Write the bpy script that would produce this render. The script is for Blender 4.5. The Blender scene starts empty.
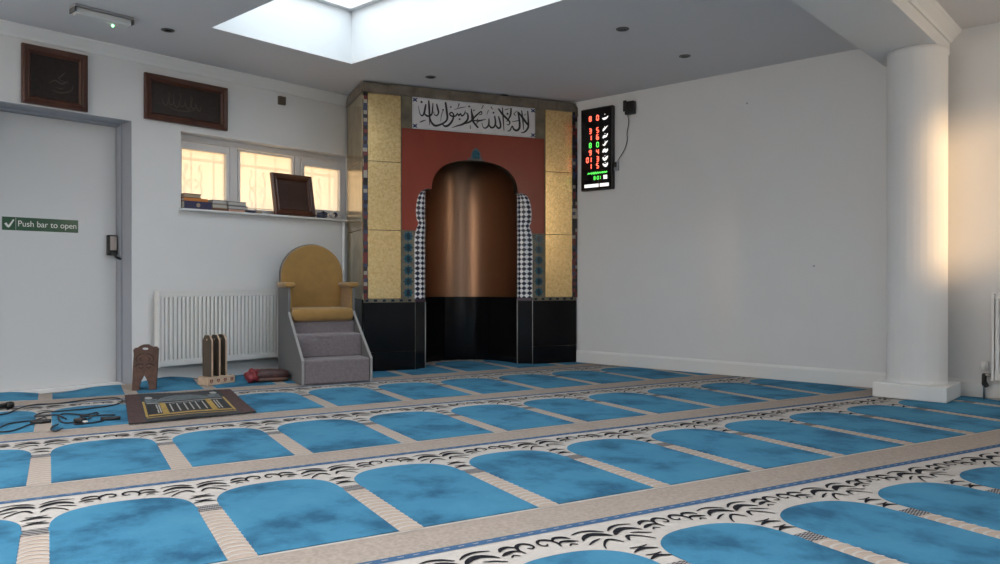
import bpy, bmesh, math, random
from mathutils import Vector, Matrix
random.seed(7)
PI = math.pi
S = bpy.context.scene
C = S.collection
# ------------------------------------------------------------------ materials
def lin(c):
    return tuple(((v/255.0)/12.92 if v/255.0 <= .04045 else ((v/255.0+.055)/1.055)**2.4) for v in c)
MATS = {}
def mat(name, col, rough=.6, metal=0.0, spec=.5, noise=None, bump=None, emit=None, coat=0, sheen=0, transl=None):
    """col linear rgb. noise=(scale, amount, [stretch]) varies the colour; bump=(scale,strength)"""
    if name in MATS: return MATS[name]
    m = bpy.data.materials.new(name); m.use_nodes = True
    nt = m.node_tree; b = nt.nodes['Principled BSDF']
    b.inputs['Base Color'].default_value = (*col, 1)
    b.inputs['Roughness'].default_value = rough
    b.inputs['Metallic'].default_value = metal
    b.inputs['Specular IOR Level'].default_value = spec
    b.inputs['Coat Weight'].default_value = coat
    b.inputs['Sheen Weight'].default_value = sheen
    if noise or bump:
        tc = nt.nodes.new('ShaderNodeTexCoord')
    if noise:
        mp = nt.nodes.new('ShaderNodeMapping')
        if len(noise) > 2: mp.inputs['Scale'].default_value = noise[2]
        nt.links.new(tc.outputs['Object'], mp.inputs['Vector'])
        n = nt.nodes.new('ShaderNodeTexNoise'); n.inputs['Scale'].default_value = noise[0]; n.inputs['Detail'].default_value = 4
        nt.links.new(mp.outputs[0], n.inputs['Vector'])
        r = nt.nodes.new('ShaderNodeValToRGB')
        a = noise[1]
        r.color_ramp.elements[0].position = .3; r.color_ramp.elements[1].position = .7
        r.color_ramp.elements[0].color = (*[max(0, c*(1-a)) for c in col], 1)
        r.color_ramp.elements[1].color = (*[min(1, c*(1+a)) for c in col], 1)
        nt.links.new(n.outputs['Fac'], r.inputs['Fac']); nt.links.new(r.outputs['Color'], b.inputs['Base Color'])
    if bump:
        n2 = nt.nodes.new('ShaderNodeTexNoise'); n2.inputs['Scale'].default_value = bump[0]; n2.inputs['Detail'].default_value = 3
        nt.links.new(tc.outputs['Object'], n2.inputs['Vector'])
        bp = nt.nodes.new('ShaderNodeBump'); bp.inputs['Strength'].default_value = bump[1]; bp.inputs['Distance'].default_value = .01
        nt.links.new(n2.outputs['Fac'], bp.inputs['Height']); nt.links.new(bp.outputs['Normal'], b.inputs['Normal'])
    if emit:
        b.inputs['Emission Color'].default_value = (*emit[0], 1); b.inputs['Emission Strength'].default_value = emit[1]
    MATS[name] = m
    return m
def nodes_of(m):
    nt = m.node_tree
    return nt, nt.nodes, nt.links, nt.nodes['Principled BSDF']

WALL = mat('painted_plaster', (.72, .72, .72), .55, spec=.25, noise=(3, .012), bump=(60, .03))
CEIL = mat('ceiling_paint', (.66, .65, .66), .8, spec=.1, noise=(2, .01))
TRIMW = mat('white_gloss_paint', (.76, .76, .75), .35, spec=.4)
SHAFT = mat('skylight_shaft_paint', (.64, .66, .67), .8, spec=.05)
DOORM = mat('door_paint', (.66, .66, .66), .45, spec=.3)
FRAMEG = mat('grey_frame_paint', (.34, .36, .40), .4, spec=.35)
UPVC = mat('window_plastic', (.72, .70, .69), .35, spec=.4)
BLACKG = mat('black_gloss_tile', (.006, .006, .007), .10, spec=.22)
GROUT = mat('pale_grout', (.30, .29, .27), .6)
KHAKI = mat('khaki_stone_tile', (.150, .130, .090), .35, noise=(9, .35), spec=.45)
KHAKID = mat('brown_stone_tile', (.155, .130, .100), .35, noise=(7, .4), spec=.4)
REDP = mat('red_lacquer_panel', (.235, .040, .022), .30, spec=.4, noise=(2, .12))
COPPER = mat('copper_sheet', (.32, .190, .122), .33, metal=1.0, noise=(2.2, .10, (1, 1, .25)))
DARKREV = mat('dark_arch_lining', (.035, .020, .013), .35, spec=.4)
WHITEP = mat('white_ceramic_panel', (.62, .61, .62), .35, spec=.4, noise=(14, .04))
INK = mat('black_ink', (.012, .012, .014), .4)
BLUEM = mat('blue_mosaic', (.02, .035, .12), .3)
TEAL = mat('teal_glaze', (.012, .085, .13), .2, noise=(40, .5))
TEALD = mat('dark_teal_glaze', (.006, .02, .035), .15)
PURPLE = mat('purple_glaze', (.06, .03, .06), .3, noise=(60, .5))
WOODD = mat('dark_mahogany', (.070, .024, .014), .35, noise=(6, .35, (1, 1, .15)), spec=.5)
WOODF = mat('picture_black_ground', (.020, .012, .010), .45, spec=.3, noise=(40, .4))
GILT = mat('dull_gilt_script', (.060, .042, .034), .5)
WOODR = mat('carved_walnut', (.095, .045, .031), .5, noise=(20, .35), bump=(60, .3))
WOODB = mat('plain_brown_board', (.10, .072, .050), .55, noise=(4, .25, (1, 1, .1)))
WOODP = mat('pale_painted_pine', (.55, .40, .28), .55, noise=(16, .2))
MUST = mat('mustard_velvet', (.31, .175, .048), .85, sheen=.3, noise=(12, .10), bump=(300, .2))
GREYP = mat('grey_fabric_side', (.150, .150, .155), .8, noise=(80, .12), bump=(300, .15))
STEPC = mat('grey_step_carpet', (.185, .160, .170), .95, sheen=.2, noise=(60, .15), bump=(250, .4))
EDGEW = mat('pale_edge_trim', (.30, .29, .285), .4)
RADW = mat('radiator_enamel', (.74, .73, .71), .3, spec=.45)
METAL = mat('brushed_steel', (.5, .48, .46), .3, metal=1.0)
BLACKP = mat('black_plastic', (.012, .012, .013), .4)
CABLE = mat('black_rubber_cable', (.010, .012, .016), .5)
GREENS = mat('green_sign_vinyl', (.022, .085, .045), .22, spec=.6)
WHITES = mat('white_print', (.75, .76, .72), .4)
LEDR = mat('red_led', (.3, .01, .005), .4, emit=((1, .09, .05), 2.6))
LEDG = mat('green_led', (.02, .3, .02), .4, emit=((.12, 1, .12), .9))
LEDW = mat('white_backlit_print', (.6, .6, .6), .4, emit=((1, .98, .95), .55))
DIFF = mat('frosted_diffuser', (.62, .62, .61), .35, spec=.5)
GLED = mat('green_indicator', (.1, .5, .1), .3, emit=((.25, 1, .35), 3))
REDC = mat('red_cloth', (.19, .020, .026), .55, noise=(14, .35), bump=(30, .5))
MAROON = mat('maroon_stripe_cloth', (.055, .020, .018), .5, noise=(30, .4))
BUFF = mat('buff_cloth_stripe', (.36, .20, .15), .6)
PAGES = mat('book_pages', (.50, .48, .44), .7, noise=(50, .12, (.1, .1, 3)))
NAVY = mat('navy_book_cloth', (.030, .030, .085), .45)
ORANGE = mat('orange_book_cloth', (.55, .19, .035), .5)
BROWNB = mat('brown_book_cloth', (.14, .060, .030), .5)
BEIGEB = mat('beige_book_cloth', (.38, .29, .20), .6)
GREYB = mat('grey_book_cloth', (.16, .17, .19), .5)
# carpet
CTAN = mat('carpet_tan_border', (.35, .292, .250), .95, noise=(70, .14), bump=(250, .4), spec=.1)
CSTR = mat('carpet_tan_strip', (.43, .345, .285), .95, noise=(60, .06), spec=.1)
CWHT = mat('carpet_cream', (.48, .44, .405), .95, noise=(50, .05), bump=(300, .3), spec=.1)
CBLK = mat('carpet_black_scroll', (.014, .014, .018), .95, spec=.1)
CLIN = mat('carpet_navy_line', (.055, .115, .215), .95, spec=.1)
CGRY = mat('carpet_grey_patch', (.20, .185, .185), .95, spec=.1)
CBLU = mat('carpet_blue_field', (.036, .190, .330), .95, spec=.1)
def blue_field():
    nt, N, L, b = nodes_of(CBLU)
    tc = N.new('ShaderNodeTexCoord')
    n1 = N.new('ShaderNodeTexNoise'); n1.inputs['Scale'].default_value = 3.4; n1.inputs['Detail'].default_value = 5; n1.inputs['Roughness'].default_value = .62
    L.new(tc.outputs['Object'], n1.inputs['Vector'])
    r = N.new('ShaderNodeValToRGB')
    e = r.color_ramp.elements
    e[0].position = .36; e[0].color = (.020, .088, .160, 1)
    e[1].position = .52; e[1].color = (.048, .188, .305, 1)
    k = e.new(.75); k.color = (.064, .222, .340, 1)
    L.new(n1.outputs['Fac'], r.inputs['Fac']); L.new(r.outputs['Color'], b.inputs['Base Color'])
    n2 = N.new('ShaderNodeTexNoise'); n2.inputs['Scale'].default_value = 300
    L.new(tc.outputs['Object'], n2.inputs['Vector'])
    bp = N.new('ShaderNodeBump'); bp.inputs['Strength'].default_value = .35; bp.inputs['Distance'].default_value = .006
    L.new(n2.outputs['Fac'], bp.inputs['Height']); L.new(bp.outputs['Normal'], b.inputs['Normal'])
    b.inputs['Sheen Weight'].default_value = .12; b.inputs['Sheen Tint'].default_value = (.25, .6, .9, 1)
blue_field()
def check_mat(m, c1, c2, scale, rot=45, rough=.95):
    nt, N, L, b = nodes_of(m)
    tc = N.new('ShaderNodeTexCoord'); mp = N.new('ShaderNodeMapping')
    mp.inputs['Scale'].default_value = scale
    mp.inputs['Rotation'].default_value = rot if isinstance(rot, tuple) else (0, 0, math.radians(rot))
    ck = N.new('ShaderNodeTexChecker'); ck.inputs['Scale'].default_value = 1
    ck.inputs['Color1'].default_value = (*c1, 1); ck.inputs['Color2'].default_value = (*c2, 1)
    L.new(tc.outputs['Object'], mp.inputs['Vector']); L.new(mp.outputs[0], ck.inputs['Vector']); L.new(ck.outputs['Color'], b.inputs['Base Color'])
    b.inputs['Roughness'].default_value = rough
check_mat(CGRY, (.045, .042, .048), (.30, .28, .27), (150, 70, 1), 35)
GOLD = mat('gold_leaf_mosaic', (.83, .52, .17), .33, metal=1.0)
def gold():
    nt, N, L, b = nodes_of(GOLD)
    tc = N.new('ShaderNodeTexCoord')
    v = N.new('ShaderNodeTexVoronoi'); v.inputs['Scale'].default_value = 42
    L.new(tc.outputs['Object'], v.inputs['Vector'])
    n = N.new('ShaderNodeTexNoise'); n.inputs['Scale'].default_value = 46; n.inputs['Detail'].default_value = 5; n.inputs['Roughness'].default_value = .7
    L.new(tc.outputs['Object'], n.inputs['Vector'])
    r = N.new('ShaderNodeValToRGB'); e = r.color_ramp.elements
    e[0].position = .30; e[0].color = (.70, .47, .19, 1); e[1].position = .6; e[1].color = (.95, .72, .37, 1)
    L.new(n.outputs['Fac'], r.inputs['Fac']); L.new(r.outputs['Color'], b.inputs['Base Color'])
    bp = N.new('ShaderNodeBump'); bp.inputs['Strength'].default_value = .35; bp.inputs['Distance'].default_value = .0025
    L.new(n.outputs['Fac'], bp.inputs['Height']); L.new(bp.outputs['Normal'], b.inputs['Normal'])
    b.inputs['Roughness'].default_value = .27
gold()
MOSAIC = mat('chequered_mosaic', (.5, .5, .5), .25)
# diamond chequer from a helper coordinate stored as UV (metres along and up)
def mosaic():
    nt, N, L, b = nodes_of(MOSAIC)
    uv = N.new('ShaderNodeUVMap'); mp = N.new('ShaderNodeMapping')
    mp.inputs['Rotation'].default_value = (0, 0, PI/4); mp.inputs['Scale'].default_value = (30, 30, 1)
    ck = N.new('ShaderNodeTexChecker'); ck.inputs['Scale'].default_value = 1
    ck.inputs['Color1'].default_value = (.72, .72, .74, 1); ck.inputs['Color2'].default_value = (.015, .02, .045, 1)
    L.new(uv.outputs[0], mp.inputs['Vector']); L.new(mp.outputs[0], ck.inputs['Vector']); L.new(ck.outputs['Color'], b.inputs['Base Color'])
mosaic()
EDGEM = mat('mixed_edge_mosaic', (.2, .1, .1), .3)
def edgem():
    nt, N, L, b = nodes_of(EDGEM)
    tc = N.new('ShaderNodeTexCoord'); mp = N.new('ShaderNodeMapping'); mp.inputs['Scale'].default_value = (30, 30, 30)
    L.new(tc.outputs['Object'], mp.inputs['Vector'])
    w = N.new('ShaderNodeTexWhiteNoise'); fl = N.new('ShaderNodeVectorMath'); fl.operation = 'FLOOR'
    L.new(mp.outputs[0], fl.inputs[0]); L.new(fl.outputs[0], w.inputs['Vector'])
    r = N.new('ShaderNodeValToRGB'); r.color_ramp.interpolation = 'CONSTANT'; e = r.color_ramp.elements
    e[0].position = 0; e[0].color = (.02, .018, .02, 1); e[1].position = .38; e[1].color = (.16, .03, .03, 1)
    k = e.new(.68); k.color = (.05, .06, .11, 1); k = e.new(.86); k.color = (.36, .32, .27, 1)
    L.new(w.outputs['Value'], r.inputs['Fac']); L.new(r.outputs['Color'], b.inputs['Base Color'])
edgem()
PANE = bpy.data.materials.new('frosted_glass'); PANE.use_nodes = True
def pane():
    nt = PANE.node_tree; N = nt.nodes; L = nt.links
    N.clear(); out = N.new('ShaderNodeOutputMaterial')
    tl = N.new('ShaderNodeBsdfTranslucent'); tl.inputs['Color'].default_value = (.90, .85, .765, 1)
    tr = N.new('ShaderNodeBsdfTransparent'); tr.inputs['Color'].default_value = (.90, .85, .765, 1)
    gl = N.new('ShaderNodeBsdfGlossy'); gl.inputs['Roughness'].default_value = .2
    m1 = N.new('ShaderNodeMixShader'); m1.inputs['Fac'].default_value = .42
    L.new(tl.outputs[0], m1.inputs[1]); L.new(tr.outputs[0], m1.inputs[2])
    m2 = N.new('ShaderNodeMixShader'); m2.inputs['Fac'].default_value = .04
    L.new(m1.outputs[0], m2.inputs[1]); L.new(gl.outputs[0], m2.inputs[2])
    L.new(m2.outputs[0], out.inputs['Surface'])
pane()
CLEAR = bpy.data.materials.new('clear_glazing'); CLEAR.use_nodes = True
def clear():
    nt = CLEAR.node_tree; N = nt.nodes; L = nt.links
    N.clear(); out = N.new('ShaderNodeOutputMaterial')
    tr = N.new('ShaderNodeBsdfTransparent'); gl = N.new('ShaderNodeBsdfGlossy'); gl.inputs['Roughness'].default_value = .05
    m2 = N.new('ShaderNodeMixShader'); m2.inputs['Fac'].default_value = .06
    L.new(tr.outputs[0], m2.inputs[1]); L.new(gl.outputs[0], m2.inputs[2]); L.new(m2.outputs[0], out.inputs['Surface'])
clear()
IRON = mat('rusty_iron_bar', (.16, .075, .055), .6)

# ------------------------------------------------------------------ mesh helpers
def box(bm, x0, x1, y0, y1, z0, z1, mi=0, bev=0, M=None):
    vs = [bm.verts.new(((x0, x1)[i & 1], (y0, y1)[(i >> 1) & 1], (z0, z1)[(i >> 2) & 1])) for i in range(8)]
    fs = []
    for f in ((0, 2, 3, 1), (4, 5, 7, 6), (0, 1, 5, 4), (2, 6, 7, 3), (0, 4, 6, 2), (1, 3, 7, 5)):
        q = bm.faces.new([vs[i] for i in f]); q.material_index = mi; fs.append(q)
    if bev:
        es = list({e for f in fs for e in f.edges})
        r = bmesh.ops.bevel(bm, geom=es, offset=bev, segments=2, affect='EDGES', profile=.5)
        for f in r['faces']: f.material_index = mi
        vs = list({v for f in r['faces'] for v in f.verts} | {v for v in vs if v.is_valid})
    if M is not None:
        for v in vs: v.co = M @ v.co
    return vs
def prism(bm, pts, y0, y1, mi=0, axis='y'):
    """closed outline in local (x,z), extruded between two depths y0<y1 (axis y) or x0<x1 with outline (y,z) (axis x) or outline (x,y) (axis z)"""
    def P(a, b, d):
        return {'y': (a, d, b), 'x': (d, a, b), 'z': (a, b, d)}[axis]
    A = [bm.verts.new(P(a, b, y0)) for a, b in pts]; B = [bm.verts.new(P(a, b, y1)) for a, b in pts]
    n = len(pts)
    for q in (bm.faces.new(A), bm.faces.new(B[::-1])): q.material_index = mi
    for i in range(n):
        q = bm.faces.new((A[i], B[i], B[(i+1) % n], A[(i+1) % n])); q.material_index = mi
    return A+B
def tube(bm, path, r, n=8, mi=0, closed=False):
    P = [Vector(p) for p in path]; rings = []
    up = Vector((0, 0, 1)); prev = None
    for i, p in enumerate(P):
        if closed: t = P[(i+1) % len(P)]-P[i-1]
        else: t = P[min(i+1, len(P)-1)]-P[max(i-1, 0)]
        t.normalize()
        a = prev if prev is not None else (up if abs(t.z) < .9 else Vector((1, 0, 0)))
        a = (a-t*a.dot(t)).normalized(); prev = a; b = t.cross(a)
        rr = r[i] if isinstance(r, (list, tuple)) else r
        rings.append([bm.verts.new(p+a*math.cos(2*PI*k/n)*rr+b*math.sin(2*PI*k/n)*rr) for k in range(n)])
    m = len(P)
    for i in range(m if closed else m-1):
        A = rings[i]; B = rings[(i+1) % m]
        for k in range(n):
            q = bm.faces.new((A[k], A[(k+1) % n], B[(k+1) % n], B[k])); q.material_index = mi; q.smooth = True
    if not closed:
        for R in (rings[0][::-1], rings[-1]):
            q = bm.faces.new(R); q.material_index = mi
def lathe(bm, prof, n=32, mi=0, c=(0, 0)):
    R = [[bm.verts.new((c[0]+r*math.cos(2*PI*k/n), c[1]+r*math.sin(2*PI*k/n), z)) for k in range(n)] for r, z in prof]
    for i in range(len(R)-1):
        for k in range(n):
            q = bm.faces.new((R[i][k], R[i][(k+1) % n], R[i+1][(k+1) % n], R[i+1][k])); q.smooth = True; q.material_index = mi
    for r in (R[0][::-1], R[-1]):
        q = bm.faces.new(r); q.material_index = mi
def smooth_pts(pts, k=4):
    """Catmull-Rom through tuples of any length"""
    if len(pts) < 3: return [tuple(p) for p in pts]
    out = []
    for i in range(len(pts)-1):
        p0 = pts[max(i-1, 0)]; p1 = pts[i]; p2 = pts[i+1]; p3 = pts[min(i+2, len(pts)-1)]
        for j in range(k):
            t = j/k
            out.append(tuple(.5*((2*b)+(-a+c)*t+(2*a-5*b+4*c-d)*t*t+(-a+3*b-3*c+d)*t**3) for a, b, c, d in zip(p0, p1, p2, p3)))
    out.append(tuple(pts[-1])); return out
def ribbon(bm, pts, f, mi=0, k=4):
    """pts (a,b,w): pen stroke; f(a,b)->3D"""
    q = smooth_pts(pts, k); Lr = []
    for i, (a, b, w) in enumerate(q):
        a0, b0, _ = q[max(i-1, 0)]; a1, b1, _ = q[min(i+1, len(q)-1)]
        dx, dy = a1-a0, b1-b0; l = math.hypot(dx, dy) or 1
        nx, ny = -dy/l*w/2, dx/l*w/2
        Lr.append((bm.verts.new(f(a+nx, b+ny)), bm.verts.new(f(a-nx, b-ny))))
    for i in range(len(Lr)-1):
        try:
            g = bm.faces.new((Lr[i][0], Lr[i+1][0], Lr[i+1][1], Lr[i][1])); g.material_index = mi
        except ValueError: pass
def disc(bm, a, b, r, f, mi=0, n=10):
    g = bm.faces.new([bm.verts.new(f(a+r*math.cos(2*PI*k/n), b+r*math.sin(2*PI*k/n))) for k in range(n)]); g.material_index = mi
def build(name, bm, mats, parent=None, loc=(0, 0, 0), rotz=0, normals=True, mod=None):
    if normals: bmesh.ops.recalc_face_normals(bm, faces=bm.faces)
    me = bpy.data.meshes.new(name); bm.to_mesh(me); bm.free()
    for m in (mats if isinstance(mats, (list, tuple)) else [mats]): me.materials.append(m)
    o = bpy.data.objects.new(name, me); C.objects.link(o)
    if parent is not None: o.parent = parent
    o.location = loc; o.rotation_euler = (0, 0, rotz)
    if mod:
        md = o.modifiers.new('bevel', 'BEVEL'); md.width = mod; md.segments = 2; md.limit_method = 'ANGLE'; md.angle_limit = math.radians(50)
    return o
def thing(name, label, cat, loc=(0, 0, 0), rotz=0, group=None):
    o = bpy.data.objects.new(name, None); C.objects.link(o); o.empty_display_size = .1
    o.location = loc; o.rotation_euler = (0, 0, rotz); tag(o, label, cat, group); return o
def tag(o, label, cat, group=None):
    o['label'] = label; o['category'] = cat
    if group: o['group'] = group
    return o
def struct(name, bm, m, parent=None, **k):
    o = build(name, bm, m, parent, **k)
    if parent is None: o['kind'] = 'structure'
    return o
def NB(): return bmesh.new()
def text_mesh(name, body, size, m, parent, loc, extrude=.0006, sx=1.0):
    """lettering standing in the local x-z plane facing -y"""
    cu = bpy.data.curves.new(name, 'FONT'); cu.body = body; cu.size = size; cu.extrude = extrude
    to = bpy.data.objects.new(name+'_tmp', cu); C.objects.link(to)
    dg = bpy.context.evaluated_depsgraph_get(); dg.update()
    me = bpy.data.meshes.new_from_object(to.evaluated_get(dg)); bpy.data.objects.remove(to); bpy.data.curves.remove(cu)
    me.transform(Matrix.Rotation(PI/2, 4, 'X') @ Matrix.Diagonal((sx, 1, 1, 1)))
    me.name = name; me.materials.clear(); me.materials.append(m)
    o = bpy.data.objects.new(name, me); C.objects.link(o); o.parent = parent; o.location = loc
    return o

# ------------------------------------------------------------------ room numbers (metres): camera stands over the origin
XL, YB, ZC = -6.12, 6.26, 2.60          # left wall plane, back wall plane, ceiling
XR, YF = 1.0, -3.6                       # right and rear walls, out of the picture
# local frames: left wall  x->+Y, y->into the wall ; back wall  x->+X, y->into the wall
LW = dict(loc=(XL, 0, 0), rotz=PI/2)
BWf = dict(loc=(0, YB, 0), rotz=0)

# ---- floor
bm = NB(); box(bm, XL-.5, XR+.3, YF-.3, YB+.3, -.1, -.012); struct('floor', bm, mat('screed', (.3, .29, .28), .9))
# ---- left wall with door and window openings (local x = world y, y = into wall)
def wall_with_holes(name, x0, x1, z0, z1, thick, holes, frame, m):
    xs = sorted({x0, x1, *[h[0] for h in holes], *[h[1] for h in holes]}); zs = sorted({z0, z1, *[h[2] for h in holes], *[h[3] for h in holes]})
    bm = NB()
    def solid(i, j):
        if not (0 <= i < len(xs)-1 and 0 <= j < len(zs)-1): return False
        a = (xs[i]+xs[i+1])/2; b = (zs[j]+zs[j+1])/2
        return not any(h[0] < a < h[1] and h[2] < b < h[3] for h in holes)
    def quad(*p): bm.faces.new([bm.verts.new(q) for q in p])
    for i in range(len(xs)-1):
        for j in range(len(zs)-1):
            if not solid(i, j): continue
            a, b, c, d = xs[i], xs[i+1], zs[j], zs[j+1]
            quad((a, 0, c), (b, 0, c), (b, 0, d), (a, 0, d)); quad((b, thick, c), (a, thick, c), (a, thick, d), (b, thick, d))
            if not solid(i-1, j): quad((a, thick, c), (a, 0, c), (a, 0, d), (a, thick, d))
            if not solid(i+1, j): quad((b, 0, c), (b, thick, c), (b, thick, d), (b, 0, d))
            if not solid(i, j-1): quad((a, 0, c), (a, thick, c), (b, thick, c), (b, 0, c))
            if not solid(i, j+1): quad((a, 0, d), (b, 0, d), (b, thick, d), (a, thick, d))
    bmesh.ops.remove_doubles(bm, verts=bm.verts, dist=1e-5)
    return struct(name, bm, m, **frame)
DX0, DX1, DZ1 = 1.42, 2.562, 2.058
WX0, WX1, WZ0, WZ1 = 2.955, 4.70, 1.405, 2.035
wall_with_holes('wall_left', YF, YB+.3, 0, ZC+.1, .32, [(DX0, DX1, -1, DZ1), (WX0, WX1, WZ0, WZ1)], LW, WALL)
wall_with_holes('wall_back', XL-.32, XR+.3, 0, ZC+.1, .3, [], BWf, WALL)
# right wall: local x = -world y ... glazing out of the picture lets the low sun in
RWf = dict(loc=(XR, 0, 0), rotz=-PI/2)
RWIN = [(-6.2, -4.90, 1.42, 2.55)]
wall_with_holes('wall_right', -YB-.3, -YF, 0, 5.6, .3, RWIN, RWf, WALL)  # raised past the ceiling as an added screen keeping sun off the skylight
FWf = dict(loc=(0, YF, 0), rotz=PI)
FWIN = [(1.2, 3.2, .8, 2.3), (3.8, 5.6, .8, 2.3)]
wall_with_holes('wall_front', -XR-.3, -XL+.32, 0, ZC+.1, .3, FWIN, FWf, WALL)
# ---- ceiling with one skylight opening in view and two unseen ones added for light
SK = (-5.13, -2.25, 2.70, 3.92); SK2 = (-4.9, -2.0, -1.0, .3); SK3 = (-1.15, .65, .4, 1.6); SZ = 3.03
def ceiling():
    bm = NB(); hs = (SK, SK2, SK3)
    xs = sorted([XL-.32, XR+.3]+[h[0] for h in hs]+[h[1] for h in hs]); ys = sorted([YF-.3, YB+.3]+[h[2] for h in hs]+[h[3] for h in hs])
    for i in range(len(xs)-1):
        for j in range(len(ys)-1):
            a = (xs[i]+xs[i+1])/2; b = (ys[j]+ys[j+1])/2
            if any(k[0] < a < k[1] and k[2] < b < k[3] for k in hs): continue
            bm.faces.new([bm.verts.new(p) for p in ((xs[i], ys[j], ZC), (xs[i], ys[j+1], ZC), (xs[i+1], ys[j+1], ZC), (xs[i+1], ys[j], ZC))])
    bmesh.ops.remove_doubles(bm, verts=bm.verts, dist=1e-5)
    r = bmesh.ops.extrude_face_region(bm, geom=bm.faces[:])
    for v in [g for g in r['geom'] if isinstance(g, bmesh.types.BMVert)]: v.co.z += .012
    struct('ceiling', bm, CEIL)
ceiling()
def skylight(name, k, bars):
    x0, x1, y0, y1 = k; t = .05
    bm = NB()
    for b in ((x0-t, x1+t, y0-t, y0), (x0-t, x1+t, y1, y1+t), (x0-t, x0, y0, y1), (x1, x1+t, y0, y1)):
        box(bm, *b, ZC+.0121, SZ+.08)
    root = struct(name, bm, SHAFT)
    bm = NB(); f = .05
    for b in ((x0, x1, y0, y0+f), (x0, x1, y1-f, y1), (x0, x0+f, y0+f, y1-f), (x1-f, x1, y0+f, y1-f)):
        box(bm, *b, SZ, SZ+.06)
    for q in range(1, bars):
        xx = x0+(x1-x0)*q/bars; box(bm, xx-.03, xx+.03, y0+f, y1-f, SZ, SZ+.06)
    build('window_frame', bm, UPVC, root)
    bm = NB(); box(bm, x0+f, x1-f, y0+f, y1-f, SZ+.03, SZ+.04); build('glazing', bm, CLEAR, root)
    return root
skylight('window_2', SK, 3); skylight('window_3', SK2, 3); skylight('window_7', SK3, 2)  # second and third skylights are unseen, added to brighten the room
def plain_window(name, h, frame):
    bm = NB(); a, b, c, d = h; f = .04
    for q in ((a, b, c, c+f), (a, b, d-f, d), (a, a+f, c+f, d-f), (b-f, b, c+f, d-f), ((a+b)/2-.03, (a+b)/2+.03, c+f, d-f)):
        box(bm, q[0], q[1], .16, .22, q[2], q[3])
    return struct(name, bm, UPVC, **frame)
for i, h in enumerate(RWIN): plain_window('window_%d' % (4+i), h, RWf)
for i, h in enumerate(FWIN): plain_window('window_%d' % (5+i), h, FWf)

# ---- cornices, baseboards, beam
bm = NB(); prism(bm, [(0, 0), (0, -.082), (.018, -.082), (.03, -.062), (.062, -.03), (.075, -.018), (.082, -.012), (.082, 0)], YF, 5.1, axis='y')
for v in bm.verts: v.co = Vector((XL+v.co.x, v.co.y, ZC+v.co.z))
struct('trim_1', bm, TRIMW)
BX0, BX1, BZ = -1.69, -1.262, 2.425
bm = NB(); box(bm, BX0, BX1, YF, YB, BZ, ZC+.05); struct('trim_2', bm, WALL)          # the dropped beam
bm = NB(); prism(bm, [(0, 0), (0, -.085), (.012, -.085), (.022, -.066), (.062, -.026), (.075, -.016), (.075, 0)], YF, YB, axis='y')
for v in bm.verts: v.co = Vector((BX1+v.co.x, v.co.y, ZC+v.co.z))
struct('trim_3', bm, TRIMW)
def skirting(name, x0, x1, frame, m=TRIMW):
    bm = NB(); prism(bm, [(-.018, 0), (-.018, .10), (-.012, .112), (-.006, .12), (0, .12), (0, 0)], x0, x1, axis='x'); return struct(name, bm, m, **frame)
skirting('baseboard_back', -4.70, XR, BWf)
skirting('baseboard_left', 2.60, 4.58, LW)

# ---- door_1
def door():
    bm = NB(); d = .24
    # lining of the recess: jambs and head
    for b in ((DX1-.006, DX1-.0005, -.002, .16, 0, DZ1-.0005), (DX0+.0005, DX0+.006, -.002, .16, 0, DZ1-.0005), (DX0+.006, DX1-.006, -.002, .16, DZ1-.006, DZ1-.0005), (DX1-.020, DX1-.001, .161, .318, 0, DZ1-.001), (DX0+.001, DX0+.020, .161, .318, 0, DZ1-.001), (DX0+.02, DX1-.02, .161, .318, DZ1-.022, DZ1-.001)):
        box(bm, *b, bev=.002)
    root = struct('door_1', bm, FRAMEG, **LW)
    bm = NB(); box(bm, DX0+.022, DX1-.022, d, d+.05, .012, DZ1-.024, bev=.003)
    build('door_leaf', bm, DOORM, root)
    bm = NB(); box(bm, DX0+.022, DX1-.022, .12, .235, -.01, .012); build('threshold', bm, TRIMW, root)
    return d
DD = door()
# door closer-lock (keyed lever box) and push-bar sign: things fixed on the leaf
t = thing('door_lock', 'black door lock box with silver face plate and lever on the white door edge', 'lock', (XL-DD, 2.500, .98), PI/2)
bm = NB(); box(bm, -.036, .036, -.045, 0, .035, .195, bev=.008); build('case', bm, BLACKP, t)
bm = NB(); box(bm, -.022, .026, -.049, -.0455, .075, .185, bev=.0015); build('face_plate', bm, mat('worn_silver_plate', (.45, .39, .36), .4), t)
bm = NB(); tube(bm, [(-.005, -.045, .05), (-.005, -.07, .048), (.012, -.075, .02), (.045, -.075, .005)], [.012, .012, .011, .009]); build('lever', bm, BLACKP, t)
t = thing('push_bar_sign', 'long green sign with white tick reading Push bar to open on the door', 'sign', (XL-DD-.001, 1.749, 1.182), PI/2)
bm = NB(); box(bm, 0, .51, -.003, 0, 0, .096, bev=.001); build('plate', bm, GREENS, t)
bm = NB(); ribbon(bm, [(.02, .05, .016), (.036, .028, .015), (.045, .03, .014), (.074, .078, .009)], lambda a, b: (a, -.0042, b), k=2); box(bm, .0865, .088, -.004, -.0031, .004, .092); build('tick', bm, WHITES, t, normals=False)
text_mesh('lettering', 'Push bar to open', .062, WHITES, t, (.098, -.0042, .030), sx=.93)

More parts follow.
